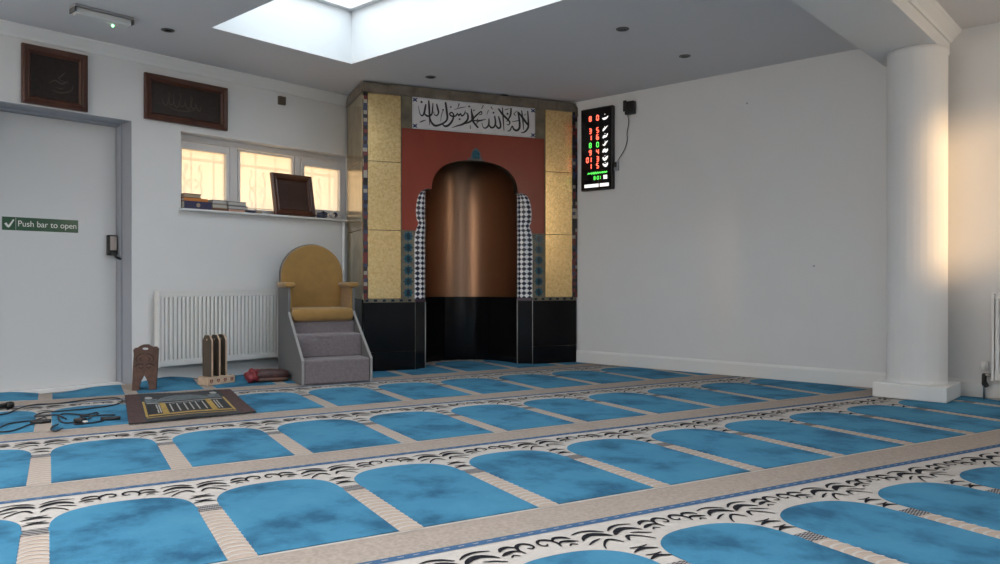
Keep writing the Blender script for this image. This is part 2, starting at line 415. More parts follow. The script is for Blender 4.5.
# ---- window_1: frame, panes, sill, and the iron grille outside
def window1():
    bm = NB(); y0, y1 = .13, .19
    a, b, c, d = WX0, WX1, WZ0, WZ1
    P = [(3.04-.02, 3.418, 1.50, 1.918), (3.561, 4.093, 1.465, 1.962), (4.214, 4.625, 1.50, 1.905)]
    # outer frame and two mullions
    for q in ((a, b, c, 1.455), (a, b, 1.985, d), (a, 3.0, 1.455, 1.985), (4.64, b, 1.455, 1.985), (3.455, 3.53, 1.455, 1.985), (4.12, 4.175, 1.455, 1.985)):
        box(bm, q[0], q[1], y0, y1, q[2], q[3], bev=.004)
    root = struct('window_1', bm, UPVC, **LW)
    openr = [(3.002, 3.453, 1.457, 1.983), (3.532, 4.118, 1.457, 1.983), (4.177, 4.638, 1.457, 1.983)]
    for p, o in zip(P, openr):
        bm = NB(); yy = .118 if p is not P[1] else .135
        x0, x1, z0, z1 = p
        for q in ((o[0], o[1], o[2], z0), (o[0], o[1], z1, o[3]), (o[0], x0, z0, z1), (x1, o[1], z0, z1)):
            box(bm, q[0]+(.005 if q[0] == o[0] else 0), q[1]-(.005 if q[1] == o[1] else 0), yy, .18, q[2]+(.005 if q[2] == o[2] else 0), q[3]-(.005 if q[3] == o[3] else 0), bev=.003)
        s = build('sash', bm, UPVC, root)
        bm = NB(); box(bm, x0-.004, x1+.004, .155, .161, z0-.004, z1+.004); build('pane', bm, PANE, s)
    bm = NB(); box(bm, 2.935, 4.60, -.055, .0, 1.388, 1.405, bev=.004); box(bm, WX0+.002, WX1-.002, .0, .135, 1.398, 1.405)
    build('window_sill', bm, TRIMW, root)
window1()
t = thing('window_grille', 'scrolled iron security grille seen through the frosted window panes', 'grille', (XL-.42, 0, 0), PI/2)
for z in (1.38, 1.885, 2.02):
    bm = NB(); box(bm, 2.95, 5.0, -.012, .012, z-.012, z+.012); build('rail', bm, IRON, t)
for x in (3.05, 3.26, 3.47, 3.68, 3.89, 4.10, 4.31, 4.52, 4.73, 4.94):
    bm = NB(); box(bm, x-.007, x+.007, .0125, .024, 1.36, 2.04); build('bar', bm, IRON, t)
for cx in (3.26, 3.89, 4.52):
    for sx in (-1, 1):
        for cz, sg in ((1.78, 1), (1.56, -1)):
            bm = NB()
            pts = [(cx+sx*(.012+.075*(1-u)*math.sin(4.6*u)+.06*u), -.014, cz+sg*(-.1+.16*u-.05*math.cos(4.6*u)*(1-u))) for u in [i/14 for i in range(15)]]
            tube(bm, pts, .009, 6); build('scroll', bm, IRON, t)

# ---- column
t = thing('column', 'white fluted round column on a square plinth carrying the beam by the wall', 'column', (-1.412, 6.0, 0))
bm = NB(); box(bm, -.232, .232, -.215, .212, 0, .103, bev=.006); build('plinth', bm, TRIMW, t)
bm = NB()
nf = 28; prof = []
n = nf*8
ringz = [(.196, .103), (.196, .112), (.192, .118), (.191, .135), (.190, 2.40), (.190, BZ)]
R = []
for r, z in ringz:
    fl = .0016 if .13 < z < 2.39 else 0
    R.append([bm.verts.new(((r-fl*abs(math.cos(nf*PI*k/n*1.0)))*math.cos(2*PI*k/n), (r-fl*abs(math.cos(nf*PI*k/n)))*math.sin(2*PI*k/n), z)) for k in range(n)])
for i in range(len(R)-1):
    for k in range(n):
        bm.faces.new((R[i][k], R[i][(k+1) % n], R[i+1][(k+1) % n], R[i+1][k])).smooth = True
bm.faces.new(R[0][::-1]); bm.faces.new(R[-1])
build('shaft', bm, WALL, t)

# ------------------------------------------------------------------ carpet
ANG = math.radians(71.8); RV = Vector((math.cos(ANG), math.sin(ANG))); NV = Vector((-math.sin(ANG), math.cos(ANG)))
PR, PN, N0, R0 = .538, 1.262, 2.105, -.055
def carpet():
    bm = NB(); zb = -.004
    def lift(x, y):
        d = x-XL; z = 0
        if d < .34 and y < 3.4:
            k = (1-d/.34)**1.5
            z += k*(.022+.016*math.sin(y*5.1)+.010*math.sin(y*11.3+1))
        if -1.15 < x < 1 and y > 5.85: z += ((y-5.85)/.45)**2*.03*(.6+.4*math.sin(x*7))
        return max(z, 0)
    def F(z):
        def f(r, n):
            n += -.018*(r-.9)*min(2, max(0, (3.36-n)/1.26)); p = RV*r+NV*n; return (p.x, p.y, z)
        return f
    def grid_quad(r0, r1, n0, n1, z, mi):
        f = F(z); nx = max(1, int((r1-r0)/.14)); ny = max(1, int((n1-n0)/.14))
        V = [[bm.verts.new(f(r0+(r1-r0)*i/nx, n0+(n1-n0)*j/ny)) for j in range(ny+1)] for i in range(nx+1)]
        for i in range(nx):
            for j in range(ny):
                q = bm.faces.new((V[i][j], V[i+1][j], V[i+1][j+1], V[i][j+1])); q.material_index = mi
    # 0 tan 1 strip 2 cream 3 scroll 4 line 5 patch 6 blue
    for row in range(-4, 5):
        nb = N0+PN*row
        f1, f2, f3 = F(zb+.0012), F(zb+.0024), F(zb+.0036)
        rmin, rmax = -6.0, 8.2
        # clip run of the row roughly to the room
        ks = []
        for k in range(-14, 17):
            p = RV*(R0+PR*k)+NV*(nb+.6)
            if XL-.9 < p.x < XR+.9 and YF-.9 < p.y < YB+.9: ks.append(k)
        if not ks: continue
        r0 = R0+PR*(ks[0]-1); r1 = R0+PR*(ks[-1]+1)
        grid_quad(r0, r1, nb, nb+.24, zb, 0)
        grid_quad(r0, r1, nb+.24, nb+PN, zb, 2)
        grid_quad(r0, r1, nb-.006, nb+.030, zb+.0012, 4)
        grid_quad(r0, r1, nb+.222, nb+.236, zb+.0012, 2)
        m = int((r1-r0)/.05)
        near = row in (-2, -1, 0, 1, 2, 3)
        if near:
            for i in range(m):                      # light stitches along the navy line
                a = r0+i*.05; q = bm.faces.new([bm.verts.new(f2(*p)) for p in ((a, nb+.010), (a+.020, nb+.010), (a+.020, nb+.013), (a, nb+.013))]); q.material_index = 2
        for k in range(ks[0]-1, ks[-1]+1):
            c = R0+PR*k; w = .043
            # tan strip, patch
            q = bm.faces.new([bm.verts.new(f1(*p)) for p in ((c-w, nb+.232), (c+w, nb+.232), (c+w, nb+.79), (c-w, nb+.79))]); q.material_index = 1
            q = bm.faces.new([bm.verts.new(f2(*p)) for p in ((c-w-.008, nb+.782), (c+w+.008, nb+.782), (c+w+.022, nb+.818), (c+w+.008, nb+.854), (c-w-.008, nb+.854), (c-w-.022, nb+.818))]); q.material_index = 5
            if near:
                for j in range(14):
                    b0 = nb+.255+j*.038
                    ribbon(bm, [(c-w, b0, .010), (c-.02, b0+.017, .009), (c+.018, b0+.017, .009), (c+w, b0, .010)], f2, 2, k=2)
            # blue field between this strip and the next: straight sides, flattened arch on top
            a0, a1 = c+w, c+PR-w; mid = (a0+a1)/2; hw = (a1-a0)/2
            pts = [(a0, nb+.238), (a1, nb+.238), (a1+.004, nb+.80), (a1+.010, nb+.83)]
            for i in range(0, 25):
                th = PI*i/24; e = 2/2.5
                cx = math.copysign(abs(math.cos(th))**e, math.cos(th)); sz = abs(math.sin(th))**e
                pts.append((mid+(hw+.004)*cx, nb+.855+.212*sz))
            pts += [(a0-.010, nb+.83), (a0-.004, nb+.80)]
            V0 = [bm.verts.new(f1(*p)) for p in pts]; V = [bm.verts.new(f3(*p)) for p in [(mid+(x-mid)*.985, y) for x, y in pts]]
            q = bm.faces.new(V); q.material_index = 6
            for i in range(len(V)):
                q = bm.faces.new((V0[i], V0[(i+1) % len(V)], V[(i+1) % len(V)], V[i])); q.material_index = 6
            # black scroll work in the cream ground
            def st(pts, sides=(-1, 1)):
                for sg in sides: ribbon(bm, [(c+sg*x, nb+y, max(.005, ww*.74)) for x, y, ww in pts], f2, 3, k=3)
            st([(-.040, .905, .004), (-.018, .916, .018), (0, .922, .026), (.018, .916, .018), (.040, .905, .004)], (1,))
            st([(-.030, .940, .004), (0, .934, .012), (.030, .940, .004)], (1,))
            st([(-.046, .972, .004), (-.022, .984, .018), (0, .990, .024), (.022, .984, .018), (.046, .972, .004)], (1,))
            st([(-.034, 1.010, .004), (0, 1.003, .012), (.034, 1.010, .004)], (1,))
            st([(.012, 1.062, .006), (.030, 1.098, .020), (.052, 1.100, .016), (.085, 1.066, .010), (.098, 1.040, .004)])
            st([(.006, 1.128, .010), (.030, 1.152, .032), (.066, 1.168, .036), (.102, 1.150, .020), (.118, 1.128, .006)])
            st([(.060, 1.122, .004), (.090, 1.112, .014), (.124, 1.090, .008)])
            st([(.008, 1.170, .006), (.040, 1.196, .018), (.080, 1.205, .014), (.120, 1.192, .006)])
            st([(.140, 1.168, .006), (.158, 1.190, .024), (.184, 1.196, .020), (.204, 1.176, .006)])
            st([(.132, 1.136, .004), (.156, 1.150, .026), (.182, 1.156, .018), (.200, 1.142, .006)])
            st([(.150, 1.112, .004), (.165, 1.126, .012), (.180, 1.112, .004)])
            st([(.206, 1.122, .006), (.199, 1.152, .012), (.210, 1.186, .020), (.234, 1.200, .020), (.254, 1.184, .014), (.256, 1.160, .010), (.243, 1.148, .012), (.232, 1.160, .006)])
    for pl, no in (((XL+.004, 0, 0), (-1, 0, 0)), ((XR-.004, 0, 0), (1, 0, 0)), ((0, YF+.004, 0), (0, -1, 0)), ((0, YB-.02, 0), (0, 1, 0))):
        bmesh.ops.bisect_plane(bm, geom=bm.verts[:]+bm.edges[:]+bm.faces[:], plane_co=pl, plane_no=no, clear_outer=True)
    # finer faces near the rucked edge
    bmesh.ops.triangulate(bm, faces=[f for f in bm.faces if len(f.verts) > 4])
    for _ in range(3):
        es = [e for e in bm.edges if e.calc_length() > .09 and ((min(v.co.x for v in e.verts) < XL+.36 and min(v.co.y for v in e.verts) < 3.5 and max(v.co.y for v in e.verts) > 1.0))]
        if es: bmesh.ops.subdivide_edges(bm, edges=es, cuts=1)
        bmesh.ops.triangulate(bm, faces=[f for f in bm.faces if len(f.verts) > 4])
    for v in bm.verts: v.co.z += lift(v.co.x, v.co.y)
    for f in bm.faces:
        if f.normal.z < -.5: f.normal_flip()
    o = build('prayer_carpet', bm, [CTAN, CSTR, CWHT, CBLK, CLIN, CGRY, CBLU], normals=False)
    tag(o, 'blue and cream fitted prayer carpet with rows of arched niches covering the floor', 'carpet')
carpet()
CZ = .001    # top of the carpet

# ------------------------------------------------------------------ mihrab
ML = (-5.483, 4.318); MA = math.radians(64.3); MW = 2.142; MH = 2.585
def mihrab():
    T = thing('mihrab', 'corner prayer niche with gold side panels, red arch, copper recess and black tiled base', 'prayer niche', (ML[0], ML[1], 0), MA)
    cx = MW/2
    def arch(rx=.435, rz=.29, zc=1.66, e=2.35, n=28):
        o = []
        for i in range(n+1):
            th = PI-PI*i/n; c = math.cos(th); s = math.sin(th)
            o.append((cx+rx*math.copysign(abs(c)**(2/e), c), zc+rz*abs(s)**(2/e)))
        return o
    jam = [(.475, 0), (.475, .62), (.475, .645), (.473, 1.17), (.476, 1.22), (.483, 1.265), (.494, 1.305), (.508, 1.335), (.507, 1.35), (.494, 1.372), (.487, 1.41), (.484, 1.455), (.487, 1.50), (.495, 1.55), (.508, 1.595), (.53, 1.63), (.565, 1.655), (.60, 1.662), (.635, 1.66)]
    front = jam + arch()[1:-1] + [(MW-x, z) for x, z in jam[::-1]]
    # carcass: khaki stone face with the niche cut out, side return and top
    bm = NB()
    prism(bm, [(0, 0), (0, MH)]+[(MW, MH), (MW, 0)]+front[::-1], .0, .03)
    box(bm, 0, .03, .03, .68, 0, MH); box(bm, .0301, MW-.2, .0301, .10, MH-.03, MH)
    build('carcass', bm, KHAKI, T)
    # stone border along the top, separate slabs, also round the left return
    bm = NB(); xs = [0, .21, .52, .82, 1.16, 1.45, 1.72, 1.92, MW-.055]
    for a, b in zip(xs, xs[1:]): box(bm, a+.002, b-.002, -.022, -.001, 2.497, MH, bev=.003)
    prism(bm, [(MW-.055, 2.497), (MW-.055, MH), (MW-.02, MH-.012), (MW+.012, MH-.05), (MW+.016, 2.45), (MW-.012, 2.45), (MW-.014, 2.497)], -.022, -.001)
    box(bm, -.02, -.001, -.022, .34, 2.497, MH, bev=.003); box(bm, -.02, -.001, .345, .66, 2.497, MH, bev=.003)
    build('top_border', bm, KHAKID, T)
    # corner post on the red-dark mixed mosaic
    for a, b in ((-.004, .036), (MW-.044, MW+.012)):
        bm = NB(); box(bm, a, b, -.014, -.001, .648, 2.495); build('edge_mosaic', bm, EDGEM, T)
    # left return: stone panels above, black tile below
    bm = NB()
    for z0, z1 in ((.65, 1.27), (1.275, 1.88), (1.885, 2.494)): box(bm, -.012, -.001, .0, .66, z0, z1, bev=.002)
    p = build('side_panel', bm, mat('polished_bronze_stone', (.42, .33, .19), .20, metal=.75, noise=(8, .25)), T)
    bm = NB(); box(bm, -.014, -.001, -.0, .66, CZ, .645, bev=.002); build('black_tile_panel', bm, BLACKG, T)
    # gold panels, three a side
    for x0, x1 in ((.040, .341), (MW-.341, MW-.046)):
        for z0, z1 in ((.652, 1.2665), (1.2695, 1.8845), (1.8875, 2.493)):
            bm = NB(); box(bm, x0, x1, -.014, -.001, z0, z1, bev=.002); build('gold_panel', bm, GOLD, T)
    # red panel with the cusped arch cut out of it
    bm = NB(); up = [p for p in front if p[1] > 1.275]
    lo = (.5-.015, 1.275)
    prism(bm, [(.352, 1.275), (.352, 2.204), (MW-.352, 2.204), (MW-.352, 1.275), (MW-lo[0], 1.275)]+up[::-1]+[lo], -.010, -.001)
    build('red_panel', bm, REDP, T)
    # blue and white emblem over the crown
    bm = NB(); prism(bm, [(cx-.085, 1.948), (cx-.05, 1.985), (cx-.042, 2.03), (cx-.025, 2.055), (cx, 2.07), (cx+.025, 2.055), (cx+.042, 2.03), (cx+.05, 1.985), (cx+.085, 1.948)], -.016, -.0105)
    e = build('crown_emblem', bm, mat('grey_tessera', (.085, .09, .10), .4), T)
    bm = NB(); prism(bm, [(cx-.036, 1.965), (cx-.036, 2.015), (cx-.02, 2.04), (cx, 2.05), (cx+.02, 2.04), (cx+.036, 2.015), (cx+.036, 1.965)], -.020, -.0165)
    build('blue_tessera', bm, TEAL, e)
    # splayed linings between the front outline and the niche
    D = .085; ax = .602
    def inner(p):
        x, z = p; s = 1 if x < cx else -1; xx = x if s > 0 else MW-x
        if z <= 1.6551: q = ax
        elif z < 1.6625 and xx <= .6351: q = max(ax, xx)
        else: q = xx+.0
        return (q if s > 0 else MW-q, z)
    def loft(name, pts, m, uv=False):
        bm = NB(); lay = bm.loops.layers.uv.new('UVMap') if uv else None
        K = 5; rows = []; acc = 0; prev = None
        for p in pts:
            q = inner(p); row = []
            for j in range(K+1):
                u = j/K
                row.append(bm.verts.new((p[0]+(q[0]-p[0])*math.sin(u*PI/2)**1.0, .0+D*(1-math.cos(u*PI/2)), p[1]+(q[1]-p[1])*u)))
            if prev: acc += math.hypot(p[0]-prev[0], p[1]-prev[1])
            rows.append((row, acc)); prev = p
        for (A, a), (B, b) in zip(rows, rows[1:]):
            for j in range(K):
                f = bm.faces.new((A[j], A[j+1], B[j+1], B[j])); f.smooth = True
                if uv:
                    for l, (uu, vv) in zip(f.loops, ((j, a), (j+1, a), (j+1, b), (j, b))): l[lay].uv = (uu*.031, vv)
        return build(name, bm, m, T, normals=False)
    jr = [(MW-x, z) for x, z in jam]
    def dense(J, z0, z1):
        P = [p for p in J if z0 <= p[1] <= z1]; o = []
        for a, b in zip(P, P[1:]):
            n = max(1, int(math.hypot(b[0]-a[0], b[1]-a[1])/.06))
            for i in range(n): o.append((a[0]+(b[0]-a[0])*i/n, a[1]+(b[1]-a[1])*i/n))
        return o+[P[-1]]
    for J in (jam, jr):
        loft('mosaic_jamb', dense(J[2:], .6, 1.7), MOSAIC, True)
        s = 1 if J is jam else -1
        xa, xb = J[0][0], (ax if s > 0 else MW-ax)
        bm = NB(); v = [bm.verts.new(p) for p in ((xa, 0, 0), (xb, D, 0), (xb, D, .618), (xa, 0, .618))]; bm.faces.new(v); build('black_jamb', bm, BLACKG, T)
        bm = NB(); v = [bm.verts.new(p) for p in ((xa, -.0, .618), (xb, D, .618), (xb, D, .646), (xa, 0, .646))]; bm.faces.new(v); build('jamb_band', bm, PURPLE, T)
        bm = NB()
        for (xx, yy) in ((xa, -.004), (xb, D-.004)): tube(bm, [(xx, yy, CZ), (xx, yy, .20), (xx, yy, .62)], .0055, 6)
        build('base_bead', bm, GROUT, T)
    A = [(.635, 1.66)]+arch()[1:-1]+[(MW-.635, 1.66)]
    bm = NB(); K = [(bm.verts.new((x, 0, z)), bm.verts.new((x, D, z))) for x, z in A]
    for p, q in zip(K, K[1:]): bm.faces.new((p[0], p[1], q[1], q[0])).smooth = True
    build('arch_lining', bm, DARKREV, T)
    # niche: curved copper sheet over a curved black dado
    def curve(rx, ry, z0, z1, th=None, n=40):
        bm = NB(); prev = None
        for i in range(n+1):
            a = PI*i/n; p = (cx-rx*math.cos(a), D+.001+ry*math.sin(a))
            c = (bm.verts.new((*p, z0)), bm.verts.new((*p, z1)))
            if prev: bm.faces.new((prev[0], c[0], c[1], prev[1])).smooth = True
            prev = c
        return bm
    bm = curve(cx-ax, .60, .645, 2.25); bmv = bm
    build('copper_niche', bm, COPPER, T, normals=False)
    bm = curve(cx-ax-.003, .595, 0, .648); build('black_dado', bm, BLACKG, T, normals=False)
    bm = NB(); pts = [(cx-(cx-ax+.03)*math.cos(PI*i/24), D+.0+.62*math.sin(PI*i/24)) for i in range(25)]
    prism(bm, pts, 2.25, 2.28, axis='z'); build('niche_cap', bm, DARKREV, T)
    bm = NB(); prism(bm, [(cx-(cx-ax)*math.cos(PI*i/24), D+.001+.595*math.sin(PI*i/24)) for i in range(25)], CZ+.004, CZ+.006, axis='z'); bm.free()
    # star tiles: six to a column
    for x0, x1 in ((.356, .468), (MW-.468, MW-.356)):
        for i in range(6):
            z0 = .652+i*.1035; z1 = z0+.1005; mx, mz = (x0+x1)/2, (z0+z1)/2
            bm = NB(); box(bm, x0, x1, -.008, -.001, z0, z1, mi=0, bev=.001)
            pts = []
            for q in range(16):
                a = PI/8*q; rr = .048 if q % 2 == 0 else .034
                pts.append((mx+rr*math.cos(a), mz+rr*math.sin(a)))
            prism(bm, pts, -.0095, -.0081, mi=1)
            prism(bm, [(mx+.018*math.cos(PI/6*q), mz+.030*math.sin(PI/6*q)) for q in range(12)], -.0115, -.0096, mi=2)
            build('star_tile', bm, [KHAKI, TEAL, TEALD], T)
    # narrow dark band over the black base, then the base tiles with pale beads
    for x0, x1 in ((.0, .475), (MW-.475, MW)):
        bm = NB(); box(bm, x0, x1, -.012, -.001, .618, .649)
        w = x1-x0
        for i in range(6): box(bm, x0+w*(i+.18)/6, x0+w*(i+.55)/6, -.0135, -.0121, .624, .644, mi=1)
        build('base_band', bm, [KHAKI, TEALD], T)
        bm = NB(); box(bm, x0, x1, -.016, -.001, CZ, .170, bev=.002); box(bm, x0, x1, -.016, -.001, .173, .617, bev=.002); build('black_base_panel', bm, BLACKG, T)
    # calligraphy panel
    bm = NB(); box(bm, .452, MW-.452, -.012, -.001, 2.207, 2.495, bev=.002); cp = build('calligraphy_panel', bm, WHITEP, T)
    # pen strokes, given in the panel's own units (two traced halves), mapped to the panel
    f_, hor, H = 769., 280., .82
    A = math.radians(41.7); sA, cA = math.sin(A), math.cos(A)
    MDx, MDy = math.cos(MA), math.sin(MA); MNx, MNy = MDy, -MDx
    def to_panel(px, py):
        r = (px-500)/f_; dx, dy, dz = r*cA-sA, r*sA+cA, (hor-py)/f_
        t = (ML[0]*MNx+ML[1]*MNy+.012)/(dx*MNx+dy*MNy)
        return ((dx*t-ML[0])*MDx+(dy*t-ML[1])*MDy, H+dz*t)
    half1 = [[(140, 190, 6), (150, 250, 10), (165, 300, 14), (190, 320, 22), (215, 290, 26), (228, 230, 28), (240, 165, 20)],
        [(155, 410, 6), (190, 394, 18), (238, 378, 8)],
        [(278, 115, 20), (284, 200, 28), (290, 330, 24), (291, 445, 8)],
        [(205, 270, 8), (240, 312, 24), (278, 325, 28), (318, 300, 24), (330, 230, 20), (335, 150, 14)],
        [(383, 160, 16), (400, 230, 26), (410, 280, 22), (385, 318, 18), (352, 300, 12), (346, 262, 8)],
        [(295, 335, 12), (310, 400, 24), (360, 452, 32), (430, 440, 28), (500, 402, 26), (528, 350, 28), (520, 260, 30), (503, 138, 26)],
        [(440, 400, 6), (447, 320, 10), (472, 250, 10)],
        [(460, 430, 12), (500, 462, 30), (552, 440, 32), (600, 375, 26), (610, 305, 20), (582, 275, 20), (558, 300, 20), (590, 326, 24), (640, 322, 22), (664, 290, 16), (682, 318, 22), (704, 290, 16), (722, 322, 22), (758, 295, 18), (768, 250, 10)],
        [(620, 238, 6), (700, 214, 12), (782, 200, 6)],
        [(770, 280, 10), (800, 300, 22), (800, 370, 28), (742, 430, 28), (660, 456, 18), (585, 482, 6)],
        [(848, 225, 14), (860, 300, 24), (876, 360, 26), (822, 405, 26), (745, 432, 14)],
        [(835, 450, 10), (836, 498, 12)], [(684, 155, 20), (682, 180, 14), (664, 212, 6)]]
    dots1 = [(182, 136, 19), (575, 202, 14), (692, 366, 16), (820, 196, 16), (470, 241, 15)]
    half2 = [[(15, 185, 12), (24, 250, 22), (35, 320, 26), (104, 410, 24)],
        [(0, 332, 18), (60, 270, 22), (110, 224, 20), (142, 200, 16), (150, 232, 14), (118, 240, 10)],
        [(35, 312, 12), (110, 320, 24), (204, 298, 8)], [(80, 360, 12), (112, 322, 10)],
        [(172, 118, 14), (146, 168, 8)], [(150, 340, 6), (168, 398, 12), (200, 412, 20), (238, 372, 24), (242, 290, 16)],
        [(240, 370, 20), (272, 406, 26), (310, 394, 24), (326, 340, 24), (314, 255, 18)],
        [(325, 370, 18), (360, 412, 26), (390, 398, 24), (386, 340, 24), (364, 262, 18)],
        [(415, 148, 14), (425, 300, 18), (435, 445, 10)],
        [(362, 162, 20), (420, 240, 28), (480, 300, 24), (510, 340, 20), (492, 372, 14), (468, 362, 10)],
        [(525, 155, 20), (520, 240, 24), (490, 300, 18), (468, 332, 10)],
        [(236, 182, 12), (214, 242, 6)], [(268, 138, 14), (287, 172, 10)], [(440, 182, 6), (470, 172, 12), (502, 164, 6)],
        [(613, 200, 18), (630, 300, 26), (635, 400, 28), (602, 442, 30), (560, 426, 24), (540, 386, 16), (512, 440, 18), (478, 452, 10)],
        [(535, 332, 6), (600, 320, 12), (642, 310, 6)], [(602, 190, 6), (562, 234, 12), (592, 252, 6)],
        [(622, 212, 18), (680, 290, 30), (742, 374, 24)], [(660, 186, 14), (675, 300, 20), (686, 434, 10)],
        [(738, 192, 16), (745, 300, 22), (745, 400, 26), (702, 460, 22), (652, 472, 8)], [(690, 250, 10), (722, 230, 6)]]
    dots2 = [(50, 186, 12), (300, 216, 15), (480, 230, 16), (95, 300, 10)]
    bm = NB()
    for strokes, dots, ox, oy, sc in ((half1, dots1, 408, 92, 13.424), (half2, dots2, 470, 96, 12.814)):
        fn = lambda a, b: (lambda q: (q[0], -.0135, q[1]))(to_panel(ox+a/sc, oy+b/sc))
        for s in strokes: ribbon(bm, [(a, b, w*.95) for a, b, w in s], fn, k=5)
        for a, b, r in dots: disc(bm, a, b, r*.85, fn)
    build('lettering', bm, INK, cp, normals=False)
    bm = NB()
    f0 = lambda a, b: (a, -.0130, b)
    for xx in (.475, MW-.475):
        for zz in (2.232, 2.470):
            disc(bm, xx, zz, .014, f0, n=8)
            for q in range(4): disc(bm, xx+.022*math.cos(PI/4+PI/2*q), zz+.016*math.sin(PI/4+PI/2*q), .007, f0, n=6)
    n = 60
    for i in range(n):
        xx = .50+(MW-1.0)*i/(n-1)
        for zz in (2.216, 2.487): disc(bm, xx, zz, .0032, f0, n=4)
    for i in range(12):
        for xx in (.459, MW-.459): disc(bm, xx, 2.24+.226*i/11, .0032, f0, n=4)
    build('blue_border', bm, BLUEM, cp, normals=False)
    return T
mihrab()
# small spotlight on the ceiling just in front of the niche
# pipe between window sill and niche
bm = NB(); tube(bm, [(0, 0, 0), (0, 0, .8), (0, 0, 1.385)], .016, 10)
o = build('pipe', bm, TRIMW, loc=(XL+.03, 4.555, .0)); tag(o, 'thin white vertical pipe on the wall between chair and prayer niche', 'pipe')

# ------------------------------------------------------------------ minbar (stepped pulpit chair)
def minbar():
    W, DP = .568, .87
    T = thing('stepped_pulpit', 'grey carpeted pulpit with steps and mustard padded seat with arched back', 'pulpit', (-5.112, 3.428, CZ), math.radians(69.5))
    side = [(0, 0), (0, .185), (.455, .525), (.475, .56), (.475, .755), (DP, .755), (DP, 0)]
    for x0, x1 in ((0, .018), (W-.018, W)):
        bm = NB(); prism(bm, side, x0, x1, axis='x'); s = build('side_panel', bm, GREYP, T)
        bm = NB(); e = .0005
        a, b = (x0-e, x1+e)
        prism(bm, [(-.003, 0), (-.003, .19), (.455, .531), (.470, .552), (.474, .546), (.460, .522), (.005, .183), (.005, 0)], a, b, axis='x')
        build('edge_trim', bm, EDGEW, s)
    def step(y0, y1, z, name):
        bm = NB(); box(bm, .0185, W-.0185, y0, y1, z-.185 if z > .2 else 0, z, bev=.012); return build(name, bm, STEPC, T)
    step(.006, .30, .192, 'step'); step(.225, .50, .375, 'step')
    bm = NB(); box(bm, .0185, W-.0185, .435, .80, .34, .470, bev=.006); build('seat_base', bm, STEPC, T)
    # seat cushion: domed front
    bm = NB(); box(bm, .024, W-.024, .405, .80, .472, .582, bev=.034)
    o = build('seat_cushion', bm, MUST, T)
    for p in o.data.polygons: p.use_smooth = True
    # arched back: padded front and dark edge
    R = W/2-.004; zc = 1.137-R; n = 24
    arc = [(W/2-R, .50)]+[(W/2-R*math.cos(PI*i/n), zc+R*math.sin(PI*i/n)) for i in range(n+1)]+[(W/2+R, .50)]
    bm = NB(); prism(bm, arc, .838, .868); build('back_shell', bm, GREYP, T, mod=.006)
    R2 = R-.008; arc = [(W/2-R2, .52)]+[(W/2-R2*math.cos(PI*i/n), zc+R2*math.sin(PI*i/n)) for i in range(n+1)]+[(W/2+R2, .52)]
    bm = NB(); prism(bm, arc, .785, .837); build('back_pad', bm, MUST, T, mod=.014)
    for x0, x1 in ((-.03, .055), (W-.055, W+.03)):
        bm = NB(); box(bm, x0, x1, .44, .80, .757, .80, bev=.014); o = build('arm_pad', bm, MUST, T)
        for p in o.data.polygons: p.use_smooth = True
    for x0, x1 in ((.0185, .034), (W-.034, W-.0185)):
        bm = NB(); box(bm, x0, x1, .48, .80, .566, .757, bev=.004); build('arm_lining', bm, MUST, T)
minbar()

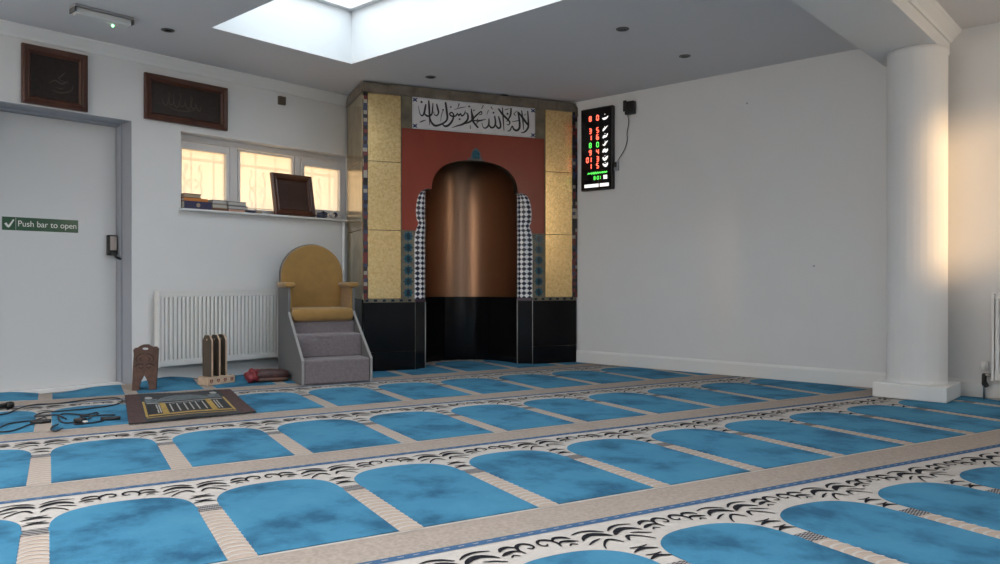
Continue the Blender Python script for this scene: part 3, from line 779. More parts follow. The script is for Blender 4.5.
# ------------------------------------------------------------------ radiators
def radiator(name, label, L, Hh, z0, frame_loc, rotz, pipe_left=False, y_out=.10):
    """local x along wall, y into wall (0 = wall plane)"""
    T = thing(name, label, 'radiator', frame_loc, rotz)
    yf, yb = -y_out, -y_out+.055
    bm = NB()
    # pressed front sheet with vertical flutes
    n = int(L/.036); x0, x1 = .02, L-.02; prof = []
    for i in range(n):
        a = x0+(x1-x0)*i/n; w = (x1-x0)/n
        prof += [(a, yf+.020), (a+w*.12, yf+.001), (a+w*.18, yf), (a+w*.68, yf), (a+w*.74, yf+.001), (a+w*.86, yf+.020)]
    prof.append((x1, yf+.020))
    zz = [z0+.045, z0+.055, z0+Hh-.06, z0+Hh-.05]; rows = []
    for j, z in enumerate(zz): rows.append([bm.verts.new((x, (y if j in (1, 2) else yf+.001), z)) for x, y in prof])
    for A, B in zip(rows, rows[1:]):
        for i in range(len(prof)-1): bm.faces.new((A[i], A[i+1], B[i+1], B[i]))
    box(bm, x0, x1, yf+.001, yf+.013, z0, z0+.045, bev=.004); box(bm, x0, x1, yf+.001, yf+.013, z0+Hh-.05, z0+Hh-.008, bev=.004)
    box(bm, x0, x1, yf+.022, yb, z0+.02, z0+Hh-.03)
    build('fluted_panel', bm, RADW, T, normals=False)
    for a, b in ((0, .018), (L-.018, L)):
        bm = NB(); box(bm, a, b, yf-.004, yb+.012, z0-.002, z0+Hh-.004, bev=.003); build('end_cover', bm, RADW, T)
    bm = NB()
    box(bm, .0, L, yf-.003, yf+.006, z0+Hh-.012, z0+Hh); box(bm, 0, L, yb+.002, yb+.011, z0+Hh-.012, z0+Hh)
    m = int(L/.02)
    for i in range(m): box(bm, .01+(L-.02)*i/m, .01+(L-.02)*i/m+.006, yf+.006, yb+.002, z0+Hh-.009, z0+Hh-.003)
    build('top_grille', bm, RADW, T)
    for a in (.16, L-.2):
        bm = NB(); box(bm, a, a+.04, yb+.013, -.003, z0+.05, z0+Hh-.06); build('wall_bracket', bm, RADW, T)
    bm = NB(); sx = -.045 if pipe_left else L+.02
    ex = 0 if pipe_left else L
    tube(bm, [(ex, yf+.03, z0+.03), (ex+(sx-ex)*.6, yf+.03, z0+.03), (sx, yf+.03, z0+.03)], .011, 8)
    tube(bm, [(sx, yf+.03, .0+CZ), (sx, yf+.03, z0-.02), (sx, yf+.03, z0+.03)], .008, 8)
    build('pipe', bm, METAL if pipe_left else RADW, T)
    if pipe_left:
        bm = NB(); lathe(bm, [(.012, 0), (.02, .004), (.022, .05), (.017, .062)], 14, c=(sx, yf+.03))
        for v in bm.verts: v.co.z += z0+.06
        v = build('valve_head', bm, RADW, T)
        bm = NB(); lathe(bm, [(.012, -.045), (.016, -.035), (.015, .03), (.010, .04)], 12, c=(sx, yf+.03))
        for w in bm.verts: w.co.z += z0+.0
        bm2 = bm; tube(bm2, [(sx, yf+.03, z0-.02), (sx+.018, yf+.012, z0-.045)], .016, 8); build('valve_body', bm2, BLACKP, T)
    return T
radiator('radiator', 'white fluted panel radiator under the window on the left wall', 1.08, .60, .135, (XL, 2.722, 0), PI/2)
radiator('radiator', 'white panel radiator at the right edge beyond the column', 1.3, .60, .135, (-.990, YB, 0), 0, pipe_left=True)

# ------------------------------------------------------------------ wall pictures, leaned frame
def picture(label, loc, rotz, w, h, script, tilt=0, group=None, board=None):
    T = thing('framed_picture', label, 'picture', loc, rotz, group)
    if tilt: T.rotation_euler = (tilt, 0, rotz)
    bm = NB(); fw = .058; outer = [(0, 0), (w, 0), (w, h), (0, h)]
    def ring(i, y): return [bm.verts.new((x+(i if x == 0 else -i), y, z+(i if z == 0 else -i))) for x, z in outer]
    prof = [(0, 0), (0, -.03), (.012, -.036), (.030, -.030), (.036, -.026), (.046, -.030), (fw, -.016), (fw, -.004)]
    RR = [ring(i, y) for i, y in prof]
    for A, B in zip(RR, RR[1:]):
        for k in range(4): bm.faces.new((A[k], A[(k+1) % 4], B[(k+1) % 4], B[k]))
    bm.faces.new(RR[0]); build('frame', bm, WOODD, T)
    bm = NB(); box(bm, fw-.002, w-fw+.002, -.012, -.004, fw-.002, h-fw+.002); b = build('picture_board', bm, board or WOODF, T)
    bm = NB(); f = lambda a, c: (a, -.0128, c)
    for s in script: ribbon(bm, s, f, k=5)
    if script: build('script', bm, GILT, b, normals=False)
    return T
W2, H2 = .425, .39
import itertools
def pic_script_square(w, h):
    return [[(w*.40, h*.40, .003), (w*.50, h*.47, .010), (w*.60, h*.43, .012), (w*.70, h*.50, .004)], [(w*.66, h*.64, .003), (w*.60, h*.57, .010), (w*.56, h*.50, .006), (w*.72, h*.46, .004)],
            [(w*.44, h*.30, .003), (w*.58, h*.27, .010), (w*.74, h*.33, .008), (w*.78, h*.44, .003)], [(w*.50, h*.36, .003), (w*.58, h*.34, .007), (w*.64, h*.37, .003)]]
def pic_script_wide(w, h):
    o = []
    for i, x in enumerate((.20, .27, .33, .40, .47, .54, .60)):
        o.append([(w*x, h*(.52+.06*(i % 3)), .003), (w*(x+.015), h*.42, .009), (w*(x+.05), h*(.36+.04*(i % 2)), .008), (w*(x+.075), h*.50, .003)])
        if i % 2: o.append([(w*x, h*.68, .003), (w*(x+.02), h*.60, .007), (w*(x+.01), h*.46, .003)])
    o.append([(w*.26, h*.36, .003), (w*.36, h*.30, .008), (w*.5, h*.31, .009), (w*.6, h*.38, .003)])
    return o
picture('square dark wood framed script picture hung above the door', (XL-.0, 1.80, 2.068), PI/2, .432, .418, pic_script_square(.432, .418))
picture('wide dark wood framed script picture hung above the window', (XL-.0, 2.655, 2.09), PI/2, .696, .362, pic_script_wide(.696, .362))
o = picture('dark wooden framed picture leaning on the window sill against the panes', (XL+.03, 3.795, 1.4065), PI/2, .425, .385, [[(.085, .085, .003), (.34, .085, .003)], [(.34, .085, .003), (.34, .30, .003)], [(.34, .30, .003), (.085, .30, .003)], [(.085, .30, .003), (.085, .085, .003)]], tilt=math.radians(-11), board=mat('brown_picture_board', (.050, .026, .022), .4, noise=(8, .2)))

# small square wall sensor
bm = NB(); box(bm, -.035, .035, -.03, 0, -.035, .04, bev=.004); t = tag(build('wall_sensor', bm, mat('brown_sensor', (.10, .075, .055), .5), loc=(XL, 3.885, 2.44), rotz=PI/2), 'small square brown sensor high on the left wall above the window', 'sensor')

# ------------------------------------------------------------------ things on the sill (local frame of the left wall)
SILL = 1.4056
def book(label, x0, x1, z0, z1, cover, y0=-.045, y1=.09, spine_front=True, pages=PAGES, group='books on the window sill', rot=0):
    T = thing('book', label, 'book', (XL, (x0+x1)/2, z0), PI/2+rot, group)
    w = (x1-x0)/2; h = z1-z0; c = min(.006, h*.2)
    bm = NB(); box(bm, -w, w, y0, y1, 0, c); box(bm, -w, w, y0, y1, h-c, h)
    if spine_front: box(bm, -w, w, y0, y0+.005, c, h-c)
    else: box(bm, -w, w, y1-.005, y1, c, h-c)
    build('cover', bm, cover, T)
    bm = NB()
    if spine_front: box(bm, -w+.006, w-.006, y0+.0055, y1-.008, c+.0003, h-c-.0003)
    else: box(bm, -w+.004, w-.004, y0+.004, y1-.0055, c+.0003, h-c-.0003)
    build('pages', bm, pages, T)
    return T
b = book('thick navy book with round gold badge at the left end of the window sill', 2.962, 3.197, SILL, SILL+.062, NAVY)
bm = NB(); lathe(bm, [(.017, 0), (.017, .002)], 16)
for v in bm.verts: v.co = Vector((v.co.x, -.0455-v.co.z, v.co.y+.031))
build('badge', bm, BEIGEB, b)
book('thin orange book lying on the thick navy book', 2.962, 3.165, SILL+.0625, SILL+.086, ORANGE)
book('brown book topmost on the orange book, left end of sill', 2.962, 3.105, SILL+.0865, SILL+.122, BROWNB, spine_front=False, pages=BEIGEB)
book('thin brown book at the bottom of the white paged stack', 3.205, 3.345, SILL, SILL+.018, BROWNB)
book('white paged book in the middle of the left paper stack, above a thin brown book', 3.205, 3.338, SILL+.0185, SILL+.052, BEIGEB, spine_front=False)
book('white paged book topmost on the stack beside the thick navy book', 3.207, 3.336, SILL+.0525, SILL+.088, GREYB, spine_front=False)
book('thin pinkish book at the bottom of the stack left of the leaning frame', 3.350, 3.50, SILL, SILL+.018, mat('pink_book_cloth', (.5, .28, .2), .6))
book('grey edged book second from top of the stack nearest the leaning frame', 3.350, 3.532, SILL+.0185, SILL+.050, GREYB, spine_front=False)
book('large grey covered book topmost on the stack nearest the leaning frame', 3.348, 3.515, SILL+.0505, SILL+.086, GREYB, spine_front=False)
book('small thin navy booklet lying flat alone on the sill', 3.535, 3.605, SILL, SILL+.020, NAVY)
book('small pale grey booklet lying flat just left of the leaning frame', 3.613, 3.665, SILL, SILL+.018, BEIGEB)
# crumpled blue cloth and a roll of tape at the right end of the sill
bm = NB(); bmesh.ops.create_icosphere(bm, subdivisions=4, radius=1)
for v in bm.verts:
    d = v.co.normalized(); k = 1+.28*math.sin(5*d.x+2*d.z)*math.cos(4*d.y+1)+.12*math.sin(11*d.x+7*d.y)
    v.co = Vector((d.x*.056*k, d.y*.035*k, max(0, .024+d.z*.030*k+(.012 if d.x > .1 else 0))))
for f in bm.faces: f.smooth = True
tag(build('crumpled_cloth', bm, mat('blue_grey_cloth', (.05, .06, .10), .8, noise=(25, .8)), loc=(XL+.01, 4.325, SILL), rotz=PI/2), 'crumpled dark blue cloth on the right end of the sill', 'cloth')
T = thing('tape_roll', 'silver roll of tape standing at the right end of the sill beside the blue cloth', 'tape', (XL+.01, 4.46, SILL+.038), PI/2)
bm = NB(); n = 24
RI = [[bm.verts.new((r*math.cos(2*PI*k/n), y, r*math.sin(2*PI*k/n))) for k in range(n)] for r, y in ((.036, -.02), (.036, .02), (.026, .02), (.026, -.02))]
for i in range(4):
    for k in range(n): bm.faces.new((RI[i][k], RI[i][(k+1) % n], RI[(i+1) % 4][(k+1) % n], RI[(i+1) % 4][k]))
build('tape', bm, mat('silver_tape', (.55, .56, .58), .4), T)
bm = NB()
RI = [[bm.verts.new((r*math.cos(2*PI*k/n), y, r*math.sin(2*PI*k/n))) for k in range(n)] for r, y in ((.0258, -.021), (.0258, .021), (.0235, .021), (.0235, -.021))]
for i in range(4):
    for k in range(n): bm.faces.new((RI[i][k], RI[i][(k+1) % n], RI[(i+1) % 4][(k+1) % n], RI[(i+1) % 4][k]))
build('core', bm, NAVY, T)

# ------------------------------------------------------------------ LED prayer clock, adapter, socket, lead on the back wall
def clock():
    x0, x1, z0, z1 = -4.462, -4.096, 1.695, 2.497; w = x1-x0; h = z1-z0
    T = thing('prayer_clock', 'black LED prayer time board with red digits hung right of the prayer niche', 'clock', (x0, YB, z0))
    bm = NB(); box(bm, 0, w, -.05, 0, 0, h, bev=.006); build('case', bm, BLACKP, T)
    bm = NB(); box(bm, .012, w-.012, -.0525, -.0505, .012, h-.012); build('screen', bm, mat('dark_smoked_screen', (.004, .004, .005), .12), T)
    SEG = {'a': ((-1, 2), (1, 2)), 'b': ((1, 2), (1, 0)), 'c': ((1, 0), (1, -2)), 'd': ((-1, -2), (1, -2)), 'e': ((-1, 0), (-1, -2)), 'f': ((-1, 2), (-1, 0)), 'g': ((-1, 0), (1, 0))}
    DG = {'0': 'abcdef', '1': 'bc', '2': 'abged', '3': 'abgcd', '4': 'fgbc', '5': 'afgcd', '6': 'afgedc', '8': 'abcdefg', '9': 'abfgcd'}
    yf = -.0532; F = lambda a, b: (a, yf, b)
    def digit(bm, ch, cx, cz, u, wd):
        for s in DG[ch]:
            (ax, az), (bx, bz) = SEG[s]
            e = .12
            ax2, bx2 = ax+(bx-ax)*e, bx-(bx-ax)*e; az2, bz2 = az+(bz-az)*e*.6, bz-(bz-az)*e*.6
            ribbon(bm, [(cx+ax2*u, cz+az2*u, wd), (cx+bx2*u, cz+bz2*u, wd)], F)
    rows = [('8', '0', .655), ('3', '5', .535), ('1', '6', .468), ('8', '0', .395), ('9', '4', .325), ('01', '3', .255), ('1', '5', .190)]
    for i, (a, b, z) in enumerate(rows):
        z += .045
        m = LEDG if i == 3 else LEDR
        u = .0112
        for ch, xx in [(ch, .115-j*.034) for j, ch in enumerate(a[::-1])]+[(b, .200)]:
            bm = NB(); digit(bm, ch, xx, z, u, .0085); build('digit', bm, m, T, normals=False)
    # white script names down the right side
    shapes = [[(.255, -.012, .008), (.275, -.020, .026), (.305, -.014, .020), (.322, .002, .006)],
              [(.262, -.018, .012), (.272, -.004, .026), (.292, .010, .018), (.318, .028, .006)],
              [(.262, -.020, .014), (.276, -.004, .030), (.300, -.004, .022), (.318, .022, .010)],
              [(.258, -.008, .006), (.278, -.014, .020), (.292, .004, .022), (.320, .024, .006)],
              [(.262, -.014, .020), (.276, .010, .026), (.298, -.006, .030), (.318, .016, .018)],
              [(.262, .010, .018), (.276, -.014, .022), (.296, -.006, .034), (.318, .018, .014)],
              [(.260, .014, .012), (.280, -.004, .026), (.302, -.006, .030), (.318, .018, .014)]]
    for (a, b, z), s in zip(rows, shapes):
        bm = NB(); z += .045
        ribbon(bm, [(x, z+q, ww*.85) for x, q, ww in s], F, k=4)
        disc(bm, s[1][0]+.010, z+.022, .005, F, n=6)
        build('script_name', bm, LEDW, T, normals=False)
    bm = NB(); zz = .165
    x = .085
    for i, k in enumerate((.6, .5, 1, 1, 1, .9, .7, .7, .8, .6, .7)):      # running green date line
        ribbon(bm, [(x, zz-.012*k, .006), (x+.009, zz+.012*k, .008), (x+.016, zz-.006*k, .006)], F, k=2); x += .021
    for ch, xx in (('8', .165), ('0', .205), ('1', .225)): digit(bm, ch, xx, .118, .008, .006)
    disc(bm, .185, .122, .003, F, n=6); disc(bm, .185, .112, .003, F, n=6)
    build('date_line', bm, LEDG, T, normals=False)
    for a, b, c, e in ((.045, .212, .029, .061), (.226, .330, .029, .061), (.268, .312, .100, .138)):
        bm = NB(); box(bm, a, b, -.0535, -.0526, c, e); build('white_strip', bm, LEDW, T)
clock()
T = thing('cable_box', 'small black box high on the back wall right of the prayer clock', 'box', (-3.912, YB, 2.380))
bm = NB(); box(bm, -.048, .052, -.05, 0, .0, .125, bev=.008); build('case', bm, BLACKP, T)
bm = NB(); box(bm, -.058, -.020, -.062, -.0505, .03, .135, bev=.006); build('lid', bm, BLACKP, T)
bm = NB(); pts = smooth_pts([(-3.935, YB-.03, 2.378), (-3.935, YB-.012, 2.31), (-3.955, YB-.008, 2.22), (-3.955, YB-.008, 2.14), (-3.985, YB-.008, 2.06), (-4.045, YB-.010, 1.98), (-4.062, YB-.012, 1.952)], 5)
tube(bm, pts, .004, 6); tag(build('power_lead', bm, CABLE, normals=True), 'thin dark lead hanging down the wall from the black box to the socket', 'cable')
T = thing('wall_socket', 'small grey plug at the right edge of the prayer clock', 'plug', (-4.068, YB, 1.868))
bm = NB(); box(bm, -.022, .022, -.03, 0, 0, .085, bev=.004); build('body', bm, FRAMEG, T)
bm = NB(); box(bm, -.014, .012, -.045, -.0305, .03, .08, bev=.004); build('plug', bm, BLACKP, T)
for hx, hz, lb in ((-2.773, 2.317, 'tiny grey screw head high on the wide back wall'), (-2.216, .932, 'tiny grey screw head low on the back wall left of the column')):
    bm = NB(); lathe(bm, [(.008, 0), (.008, .004), (.004, .008)], 10)
    for v in bm.verts: v.co = Vector((v.co.x, -v.co.z, v.co.y))
    tag(build('wall_screw', bm, FRAMEG, loc=(hx, YB, hz)), lb, 'screw')

# ------------------------------------------------------------------ ceiling fittings
def downlight(label, x, y):
    T = thing('downlight', label, 'light', (x, y, ZC), 0, 'recessed ceiling downlights')
    bm = NB(); n = 28
    RI = [[bm.verts.new((r*math.cos(2*PI*k/n), r*math.sin(2*PI*k/n), z)) for k in range(n)] for r, z in ((.046, -.0005), (.046, -.005), (.034, -.007), (.030, -.001))]
    for A, B in zip(RI, RI[1:]):
        for k in range(n): bm.faces.new((A[k], A[(k+1) % n], B[(k+1) % n], B[k])).smooth = True
    build('ring', bm, mat('dull_dark_chrome', (.13, .13, .13), .35, metal=.8), T)
    bm = NB(); lathe(bm, [(.029, -.003), (.029, -.0015)], 24); build('lamp', bm, mat('unlit_lamp_glass', (.03, .03, .03), .2), T)
downlight('unlit recessed downlight in front of the prayer niche, left of the calligraphy', -4.94, 4.63)
downlight('unlit downlight nearest the skylight, farther from the back wall', -2.98, 4.65)
downlight('unlit downlight nearest the back wall, left of the beam', -2.97, 5.54)
downlight('unlit downlight at the left wall beside the emergency light', -5.41, 2.518)
downlight('small unlit downlight touching the top edge of the prayer niche', -4.905, 5.56)
T = thing('emergency_light', 'clear emergency exit light with a glowing green indicator on the ceiling', 'emergency light', (-5.37, 2.06, ZC), PI/2)
bm = NB(); box(bm, -.185, .185, -.05, .05, -.018, .0, bev=.004); build('base', bm, mat('grey_plastic', (.30, .30, .30), .5), T)
bm = NB(); box(bm, -.175, .175, -.042, .042, -.062, -.0185, bev=.012); build('diffuser', bm, DIFF, T)
bm = NB()
for x in (-.186, .180):
    bm = NB(); box(bm, x, x+.006, -.05, .05, -.05, -.0185); build('end_cap', bm, mat('dark_grey_plastic', (.10, .10, .10), .5), T)
bm = NB(); box(bm, .02, .12, -.008, .0, -.067, -.0635); build('reflector', bm, TRIMW, T)
bm = NB(); bmesh.ops.create_uvsphere(bm, u_segments=12, v_segments=8, radius=.009)
for v in bm.verts: v.co += Vector((.075, .026, -.068))
build('indicator', bm, GLED, T)

# ------------------------------------------------------------------ floor things on the left
def rehal():
    T = thing('carved_book_stand', 'dark carved wooden folding book stand standing folded by the door frame', 'book stand', (-5.835, 2.445, CZ), math.radians(62))
    T.scale = (.86, .9, .9)
    w, h = .185, .36
    out = [(.0, 0), (.055, 0), (.052, .03), (.064, .075), (.082, .108), (.0925, .130), (.103, .108), (.121, .075), (.133, .03), (.13, 0), (w, 0), (w+.008, .14), (w+.018, .335), (w+.002, .352), (w-.03, .352), (w-.06, .368), (.125, .372), (.085, .372), (.06, .362), (.045, .350), (.02, .345), (.008, .33), (.012, .30), (.004, .14)]
    hole = [(.0985+.030*math.cos(PI*2*i/14), .338+.013*math.sin(PI*2*i/14)) for i in range(14)]
    def board(name, y0, y1, dx, tilt):
        cu = bpy.data.curves.new('t', 'CURVE'); cu.dimensions = '2D'; cu.fill_mode = 'BOTH'; cu.extrude = (y1-y0)/2; cu.bevel_depth = .002
        for pts in (out, hole):
            s = cu.splines.new('POLY'); s.points.add(len(pts)-1); s.use_cyclic_u = True
            for p, (a, b) in zip(s.points, pts): p.co = (a, b, 0, 1)
        to = bpy.data.objects.new('t', cu); C.objects.link(to); dg = bpy.context.evaluated_depsgraph_get(); dg.update()
        me = bpy.data.meshes.new_from_object(to.evaluated_get(dg)); bpy.data.objects.remove(to)
        me.transform(Matrix.Translation((dx, (y0+y1)/2, 0)) @ Matrix.Rotation(tilt, 4, 'X') @ Matrix.Rotation(PI/2, 4, 'X'))
        me.materials.clear(); me.materials.append(WOODR)
        o = bpy.data.objects.new(name, me); C.objects.link(o); o.parent = T; return o
    b = board('front_board', -.009, .009, 0, math.radians(-4)); board('rear_board', .014, .032, .004, math.radians(-6))
    bm = NB(); f = lambda a, c: (a, -.0125-(-.0)*c+c*math.tan(math.radians(4)), c)
    for s in (-1, 1):
        m = .0985
        ribbon(bm, [(m+s*.005, .205, .004), (m+s*.035, .215, .010), (m+s*.065, .205, .010), (m+s*.08, .19, .004)], f, k=4)
        ribbon(bm, [(m+s*.01, .19, .004), (m+s*.03, .178, .009), (m+s*.05, .19, .004)], f, k=4)
        ribbon(bm, [(m+s*.012, .30, .004), (m+s*.045, .29, .008), (m+s*.07, .26, .008), (m+s*.06, .235, .004)], f, k=4)
        ribbon(bm, [(m+s*.02, .27, .004), (m+s*.04, .255, .008), (m+s*.025, .235, .004)], f, k=4)
    build('carving', bm, mat('carved_shadow_wood', (.022, .008, .006), .6), b, normals=False)
rehal()
def shelf_stand():
    T = thing('slatted_book_rack', 'low pale wooden rack holding three upright brown boards before the radiator', 'rack', (-5.646, 2.935, CZ), math.radians(98))
    L, D = .255, .125
    bm = NB()
    box(bm, 0, L, 0, .022, 0, .062, bev=.004); box(bm, 0, L, D-.022, D, 0, .062, bev=.004)
    for x in (.0, .075, .150, L-.022): box(bm, x, x+.022, .0225, D-.0225, .002, .056)
    b = build('base', bm, WOODP, T)
    f = lambda a, c: (a, -.0008, c)
    for x in (.035, .098, .160, .222):
        bm = NB(); ribbon(bm, [(x-.010, .034, .012), (x, .016, .004), (x+.010, .034, .012)], f, k=2); disc(bm, x-.007, .038, .007, f, n=8); disc(bm, x+.007, .038, .007, f, n=8)
        build('heart_motif', bm, mat('red_heart_paint', (.25, .06, .05), .6), b, normals=False)
    for x in (.040, .108, .168):
        bm = NB(); a, c = .006, .119
        prism(bm, [(a, .064), (a, .345), (a+.030, .387), (c-.030, .387), (c, .345), (c, .064)], x, x+.015, axis='x')
        for q in bm.faces:
            if len(q.verts) == 4: q.material_index = 1
        p = build('upright_board', bm, [WOODB, WOODP], T)
        bm = NB(); disc(bm, (a+c)/2, .352, .008, lambda y, z: (x-.0008, y, z), n=12); build('peg', bm, WOODP, p, normals=False)
shelf_stand()
# rolled maroon mat bundle
def bundle():
    T = thing('rolled_mat', 'rolled maroon cloth bundle with red end lying beside the pulpit', 'rolled cloth', (-5.575, 3.225, CZ), math.radians(69))
    T.scale = (.96, 1.1, 1.15)
    bm = NB(); n = 18; path = [(.06, 0, .040), (.11, .002, .047), (.2, .0, .046), (.28, -.002, .043), (.335, 0, .037), (.35, 0, .036)]
    rr = [.036, .046, .045, .042, .036, .012]
    rings = []
    for (x, y, z), r in zip(path, rr):
        rings.append([bm.verts.new((x, y+r*1.25*math.cos(2*PI*k/n), max(.001, z+r*math.sin(2*PI*k/n)*(1+.06*math.sin(3*k))))) for k in range(n)])
    for A, B in zip(rings, rings[1:]):
        for k in range(n):
            q = bm.faces.new((A[k], A[(k+1) % n], B[(k+1) % n], B[k])); q.smooth = True; q.material_index = 1 if (n*10//18) <= k <= (n*12//18) else 0
    bm.faces.new(rings[0]); bm.faces.new(rings[-1])
    build('roll', bm, [MAROON, BUFF], T)
    bm = NB(); bmesh.ops.create_icosphere(bm, subdivisions=4, radius=1)
    for v in bm.verts:
        d = v.co.normalized(); k = 1+.13*math.sin(6*d.x+3*d.z)+.08*math.sin(10*d.y+4*d.z)
        v.co = Vector((.052+d.x*.062*k, d.y*.062*k, max(.001, .046+d.z*.048*k+.02*max(0, d.x)*max(0, d.z))))
    for f in bm.faces: f.smooth = True
    build('red_end', bm, REDC, T)
bundle()
# small prayer rug with a woven colonnade
def rug():
    P = [(-5.575, 2.285), (-5.29, 2.93), (-4.285, 2.545), (-4.475, 1.855)]     # far-left, far-right, near-right, near-left
    z = CZ+.001
    def at(u, v, dz=.006):                      # u along the width (0 left), v from far (0) to near (1)
        a = [P[0][i]+(P[1][i]-P[0][i])*u for i in (0, 1)]; b = [P[3][i]+(P[2][i]-P[3][i])*u for i in (0, 1)]
        return (a[0]+(b[0]-a[0])*v, a[1]+(b[1]-a[1])*v, z+dz+.003*math.sin(9*u+4*v))
    T = thing('prayer_rug', 'small dark patterned prayer rug with yellow columns lying on the blue carpet', 'rug')
    GR = mat('rug_charcoal', (.026, .027, .031), .95, noise=(30, .6)); BR = mat('rug_brown_border', (.055, .026, .025), .95, noise=(40, .4)); YE = mat('rug_yellow', (.34, .22, .055), .95, noise=(40, .25))
    SL = mat('rug_slate', (.10, .12, .13), .95, noise=(25, .45)); BK = mat('rug_black', (.012, .012, .014), .95); WH = mat('rug_white', (.34, .33, .31), .95)
    bm = NB(); N = 16
    V = [[(bm.verts.new(at(i/N, j/N)), bm.verts.new(at(i/N, j/N, 0))) for j in range(N+1)] for i in range(N+1)]
    for i in range(N):
        for j in range(N):
            q = bm.faces.new([V[i][j][0], V[i+1][j][0], V[i+1][j+1][0], V[i][j+1][0]]); q.material_index = 1 if (i < 2 or i >= N-2) else 0
            bm.faces.new([V[i][j][1], V[i][j+1][1], V[i+1][j+1][1], V[i+1][j][1]])
    for i in range(N):
        for j in (0, N): bm.faces.new((V[i][j][0], V[i+1][j][0], V[i+1][j][1], V[i][j][1]))
        for j in (0, N): bm.faces.new((V[j][i][0], V[j][i+1][0], V[j][i+1][1], V[j][i][1]))
    def patch(u0, u1, v0, v1, mi, dz=.0072, n=4):
        for k in range(n):
            a = u0+(u1-u0)*k/n; b = u0+(u1-u0)*(k+1)/n
            q = bm.faces.new([bm.verts.new(at(*p, dz)) for p in ((a, v0), (b, v0), (b, v1), (a, v1))]); q.material_index = mi
    patch(.135, .155, .34, .86, 2); patch(.845, .865, .34, .86, 2)
    patch(.16, .84, .80, .84, 2); patch(.14, .86, .88, .90, 2)
    # slate arch at the head
    arc = [(.5+.24*math.cos(PI*i/16), .36-.24*math.sin(PI*i/16)) for i in range(17)]
    q = bm.faces.new([bm.verts.new(at(*p, .0074)) for p in arc]); q.material_index = 3
    for u, v in ((.20, .20), (.80, .14)):
        q = bm.faces.new([bm.verts.new(at(u+.035*math.cos(k), v+.05*math.sin(k), .0074)) for k in [2*PI*i/10 for i in range(10)]]); q.material_index = 5
    patch(.16, .27, .24, .40, 3); patch(.73, .84, .20, .36, 3)
    patch(.17, .83, .42, .76, 4, n=6)
    for u in (.30, .70): patch(u-.025, u+.025, .40, .80, 2, .0082, 1)
    for u in (.245, .265, .36, .42, .48, .53, .58, .64, .745, .77): patch(u-.006, u+.006, .46, .76, 5, .0082, 1)
    for u in (.39, .45, .505, .555, .61): patch(u-.014, u+.014, .45, .49, 3, .0082, 1)
    patch(.17, .83, .405, .425, 5, .0082, 6)
    build('woven_field', bm, [GR, BR, YE, SL, BK, WH], T, normals=False)
    for v0, v1 in ((0, -.035), (1, 1.035)):
        bm = NB()
        for k in range(70):
            u = (k+.5)/70+random.uniform(-.004, .004)
            ribbon(bm, [(u, v0, .006), (u+random.uniform(-.008, .008), v1+random.uniform(-.012, .012), .003)], lambda a, b: at(a, b, .004))
        build('fringe', bm, GR, T, normals=False)
rug()
# microphone lead coiled on the carpet and its adapter
def floorpt(px, py, z=CZ+.006):
    f_, A = 769., math.radians(41.7); r = (px-500)/f_; t = (.82-z)/((py-280)/f_)
    return ((r*math.cos(A)-math.sin(A))*t, (r*math.sin(A)+math.cos(A))*t, z)
def cable():
    T = thing('coiled_cable', 'tangled black cable spread over the carpet left of the small rug', 'cable')
    def lead(name, px, r=.0044):
        bm = NB(); tube(bm, smooth_pts([floorpt(*p) for p in px], 5), r, 6); return build(name, bm, CABLE, T)
    lead('lead', [(-6, 415.5), (8, 413), (20, 408), (36, 404.5), (58, 403.5), (85, 400), (105, 398.2), (117, 398), (122, 400), (120, 403), (108, 406), (88, 408.5), (62, 411), (44, 412.5), (35, 415.5), (36, 416.5), (46, 416), (54, 414.8), (60, 416), (66, 419)])
    lead('lead', [(-6, 430.5), (6, 424.5), (14, 422.8), (22, 421.8), (36, 420), (44, 417.5), (46, 419.5), (42, 422), (38, 423), (28, 425), (18, 429), (8, 431.5), (-6, 432)])
    lead('lead', [(58, 417), (60, 414.5), (68, 413.6), (80, 414.8), (92, 415.5), (98, 413.5), (96, 412.6), (88, 414.5), (80, 415.8), (92, 416), (104, 415), (114, 415), (112, 414.6)])
    lead('lead', [(58, 417), (60, 421), (66, 423), (78, 421.5), (90, 418), (88, 416), (78, 418.5), (74, 424), (84, 423.8), (100, 421.5), (108, 418.8), (114, 419)])
    lead('lead', [(58, 424), (52, 427), (51, 430), (56, 431.2), (62, 428.5)], .0045)
    bm = NB(); box(bm, -.03, .03, -.02, .02, .0, .028, bev=.006)
    p = floorpt(80, 423, CZ); M = Matrix.Translation(p) @ Matrix.Rotation(.6, 4, 'Z')
    for v in bm.verts: v.co = M @ v.co
    build('plug', bm, BLACKP, T)
    bm = NB(); p = floorpt(85, 421.6, CZ+.031); M = Matrix.Translation(p)
    box(bm, -.012, .012, -.010, .010, -.002, .004, M=M); build('plug_label', bm, WHITES, T)
    for px in ((40, 422), (110, 419)):
        p = Vector(floorpt(*px)); bm = NB(); tube(bm, [p+Vector((-.03, -.04, .004)), p, p+Vector((.03, .045, .004))], [.011, .013, .011], 8); build('connector', bm, BLACKP, T)
cable()
T = thing('microphone', 'black handheld microphone lying at the left edge below the door', 'microphone', floorpt(-8, 407, CZ))
p0 = Vector(floorpt(-14, 408, CZ+.018))-T.location; p1 = Vector(floorpt(14, 404.5, CZ+.018))-T.location
bm = NB(); tube(bm, [p0, p0+(p1-p0)*.5, p0+(p1-p0)*.7], [.013, .016, .018], 12); build('handle', bm, BLACKP, T)
bm = NB(); q = p0+(p1-p0)*.70; d = (p1-p0)*.3; tube(bm, [q, q+d*.2, q+d*.6, q+d*.9, q+d], [.019, .023, .024, .017, .006], 12); build('head', bm, mat('dark_mesh_grille', (.03, .03, .03), .5, metal=.5), T)

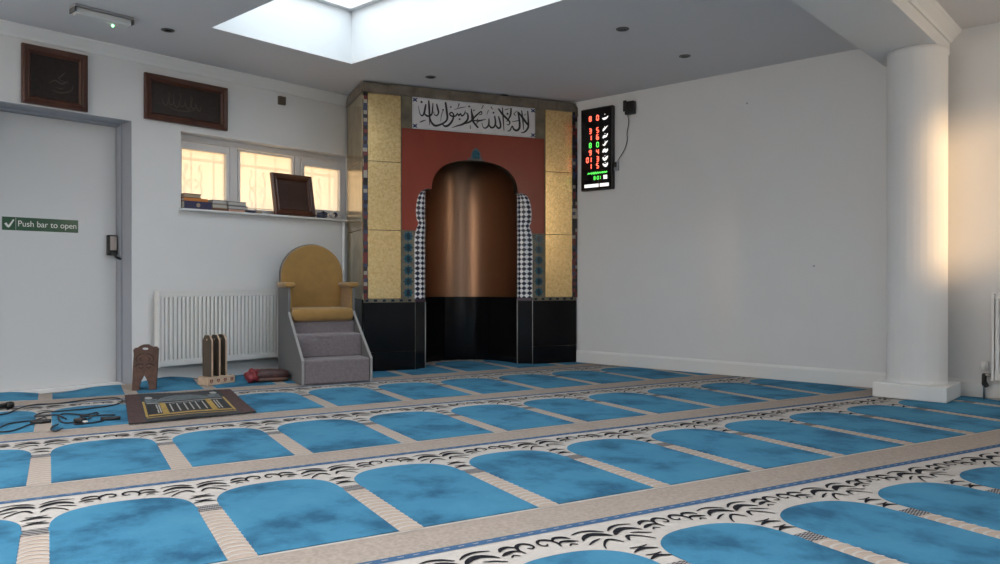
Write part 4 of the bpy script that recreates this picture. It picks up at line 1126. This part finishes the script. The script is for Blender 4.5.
# ------------------------------------------------------------------ light
w = bpy.data.worlds.new('sky'); S.world = w; w.use_nodes = True
nt = w.node_tree; N = nt.nodes; L = nt.links
bg = N['Background']
tc = N.new('ShaderNodeTexCoord'); sp = N.new('ShaderNodeSeparateXYZ'); L.new(tc.outputs['Generated'], sp.inputs[0])
rz = N.new('ShaderNodeValToRGB'); e = rz.color_ramp.elements
e[0].position = 0; e[0].color = (1.0, .74, .44, 1); e[1].position = .5; e[1].color = (.78, .90, 1.0, 1)
L.new(sp.outputs['Z'], rz.inputs['Fac'])
L.new(rz.outputs['Color'], bg.inputs['Color']); bg.inputs['Strength'].default_value = 1.35
def area(name, loc, rot, sx, sy, power, col):
    l = bpy.data.lights.new(name, 'AREA'); l.shape = 'RECTANGLE'; l.size = sx; l.size_y = sy; l.energy = power; l.color = col
    o = bpy.data.objects.new(name, l); C.objects.link(o); o.location = loc; o.rotation_euler = rot; return o
cool = (.84, .93, 1.0)
area('skylight_daylight', ((SK[0]+SK[1])/2, (SK[2]+SK[3])/2, SZ+.25), (0, 0, 0), SK[1]-SK[0]+.2, SK[3]-SK[2]+.2, 22, cool)
area('added_rear_skylight_fill', ((SK2[0]+SK2[1])/2, (SK2[2]+SK2[3])/2, SZ+.25), (0, 0, 0), 3.1, 1.5, 104, (.96, .98, 1.0))  # fill lamp over the added rear skylight, lightens the left side
area('added_right_skylight_fill', ((SK3[0]+SK3[1])/2, (SK3[2]+SK3[3])/2, SZ+.25), (0, 0, 0), 2.0, 1.4, 78, (.97, .985, 1.0))  # fill lamp over the added right skylight, brightens front carpet and column
for h in RWIN: area('side_window_daylight', (XR+.34, -(h[0]+h[1])/2, (h[2]+h[3])/2), (0, PI/2, 0), h[3]-h[2], h[1]-h[0], 5, (1.0, .95, .88))
for h in FWIN: area('rear_window_daylight', (-(h[0]+h[1])/2, YF-.34, (h[2]+h[3])/2), (PI/2, 0, 0), h[1]-h[0], h[3]-h[2], 22, (1.0, .92, .84))
sun = bpy.data.lights.new('low_sun', 'SUN'); sun.energy = 2.6; sun.color = (1.0, .64, .32); sun.angle = math.radians(7)
o = bpy.data.objects.new('low_sun', sun); C.objects.link(o)
d = Vector((-1.0, .36, -.25)); o.rotation_euler = d.to_track_quat('-Z', 'Y').to_euler()

# ------------------------------------------------------------------ camera
cam = bpy.data.cameras.new('camera'); cam.sensor_width = 36; cam.lens = 769/1000*36; cam.clip_start = .05
o = bpy.data.objects.new('camera', cam); C.objects.link(o); o.location = (0, 0, .82)
o.rotation_euler = (PI/2-math.atan(2/769), 0, math.radians(41.7)); S.camera = o
S.view_settings.view_transform = 'Standard'; S.view_settings.look = 'None'; S.view_settings.gamma = 1; S.view_settings.use_curve_mapping = False
S.view_settings.exposure = 0.9
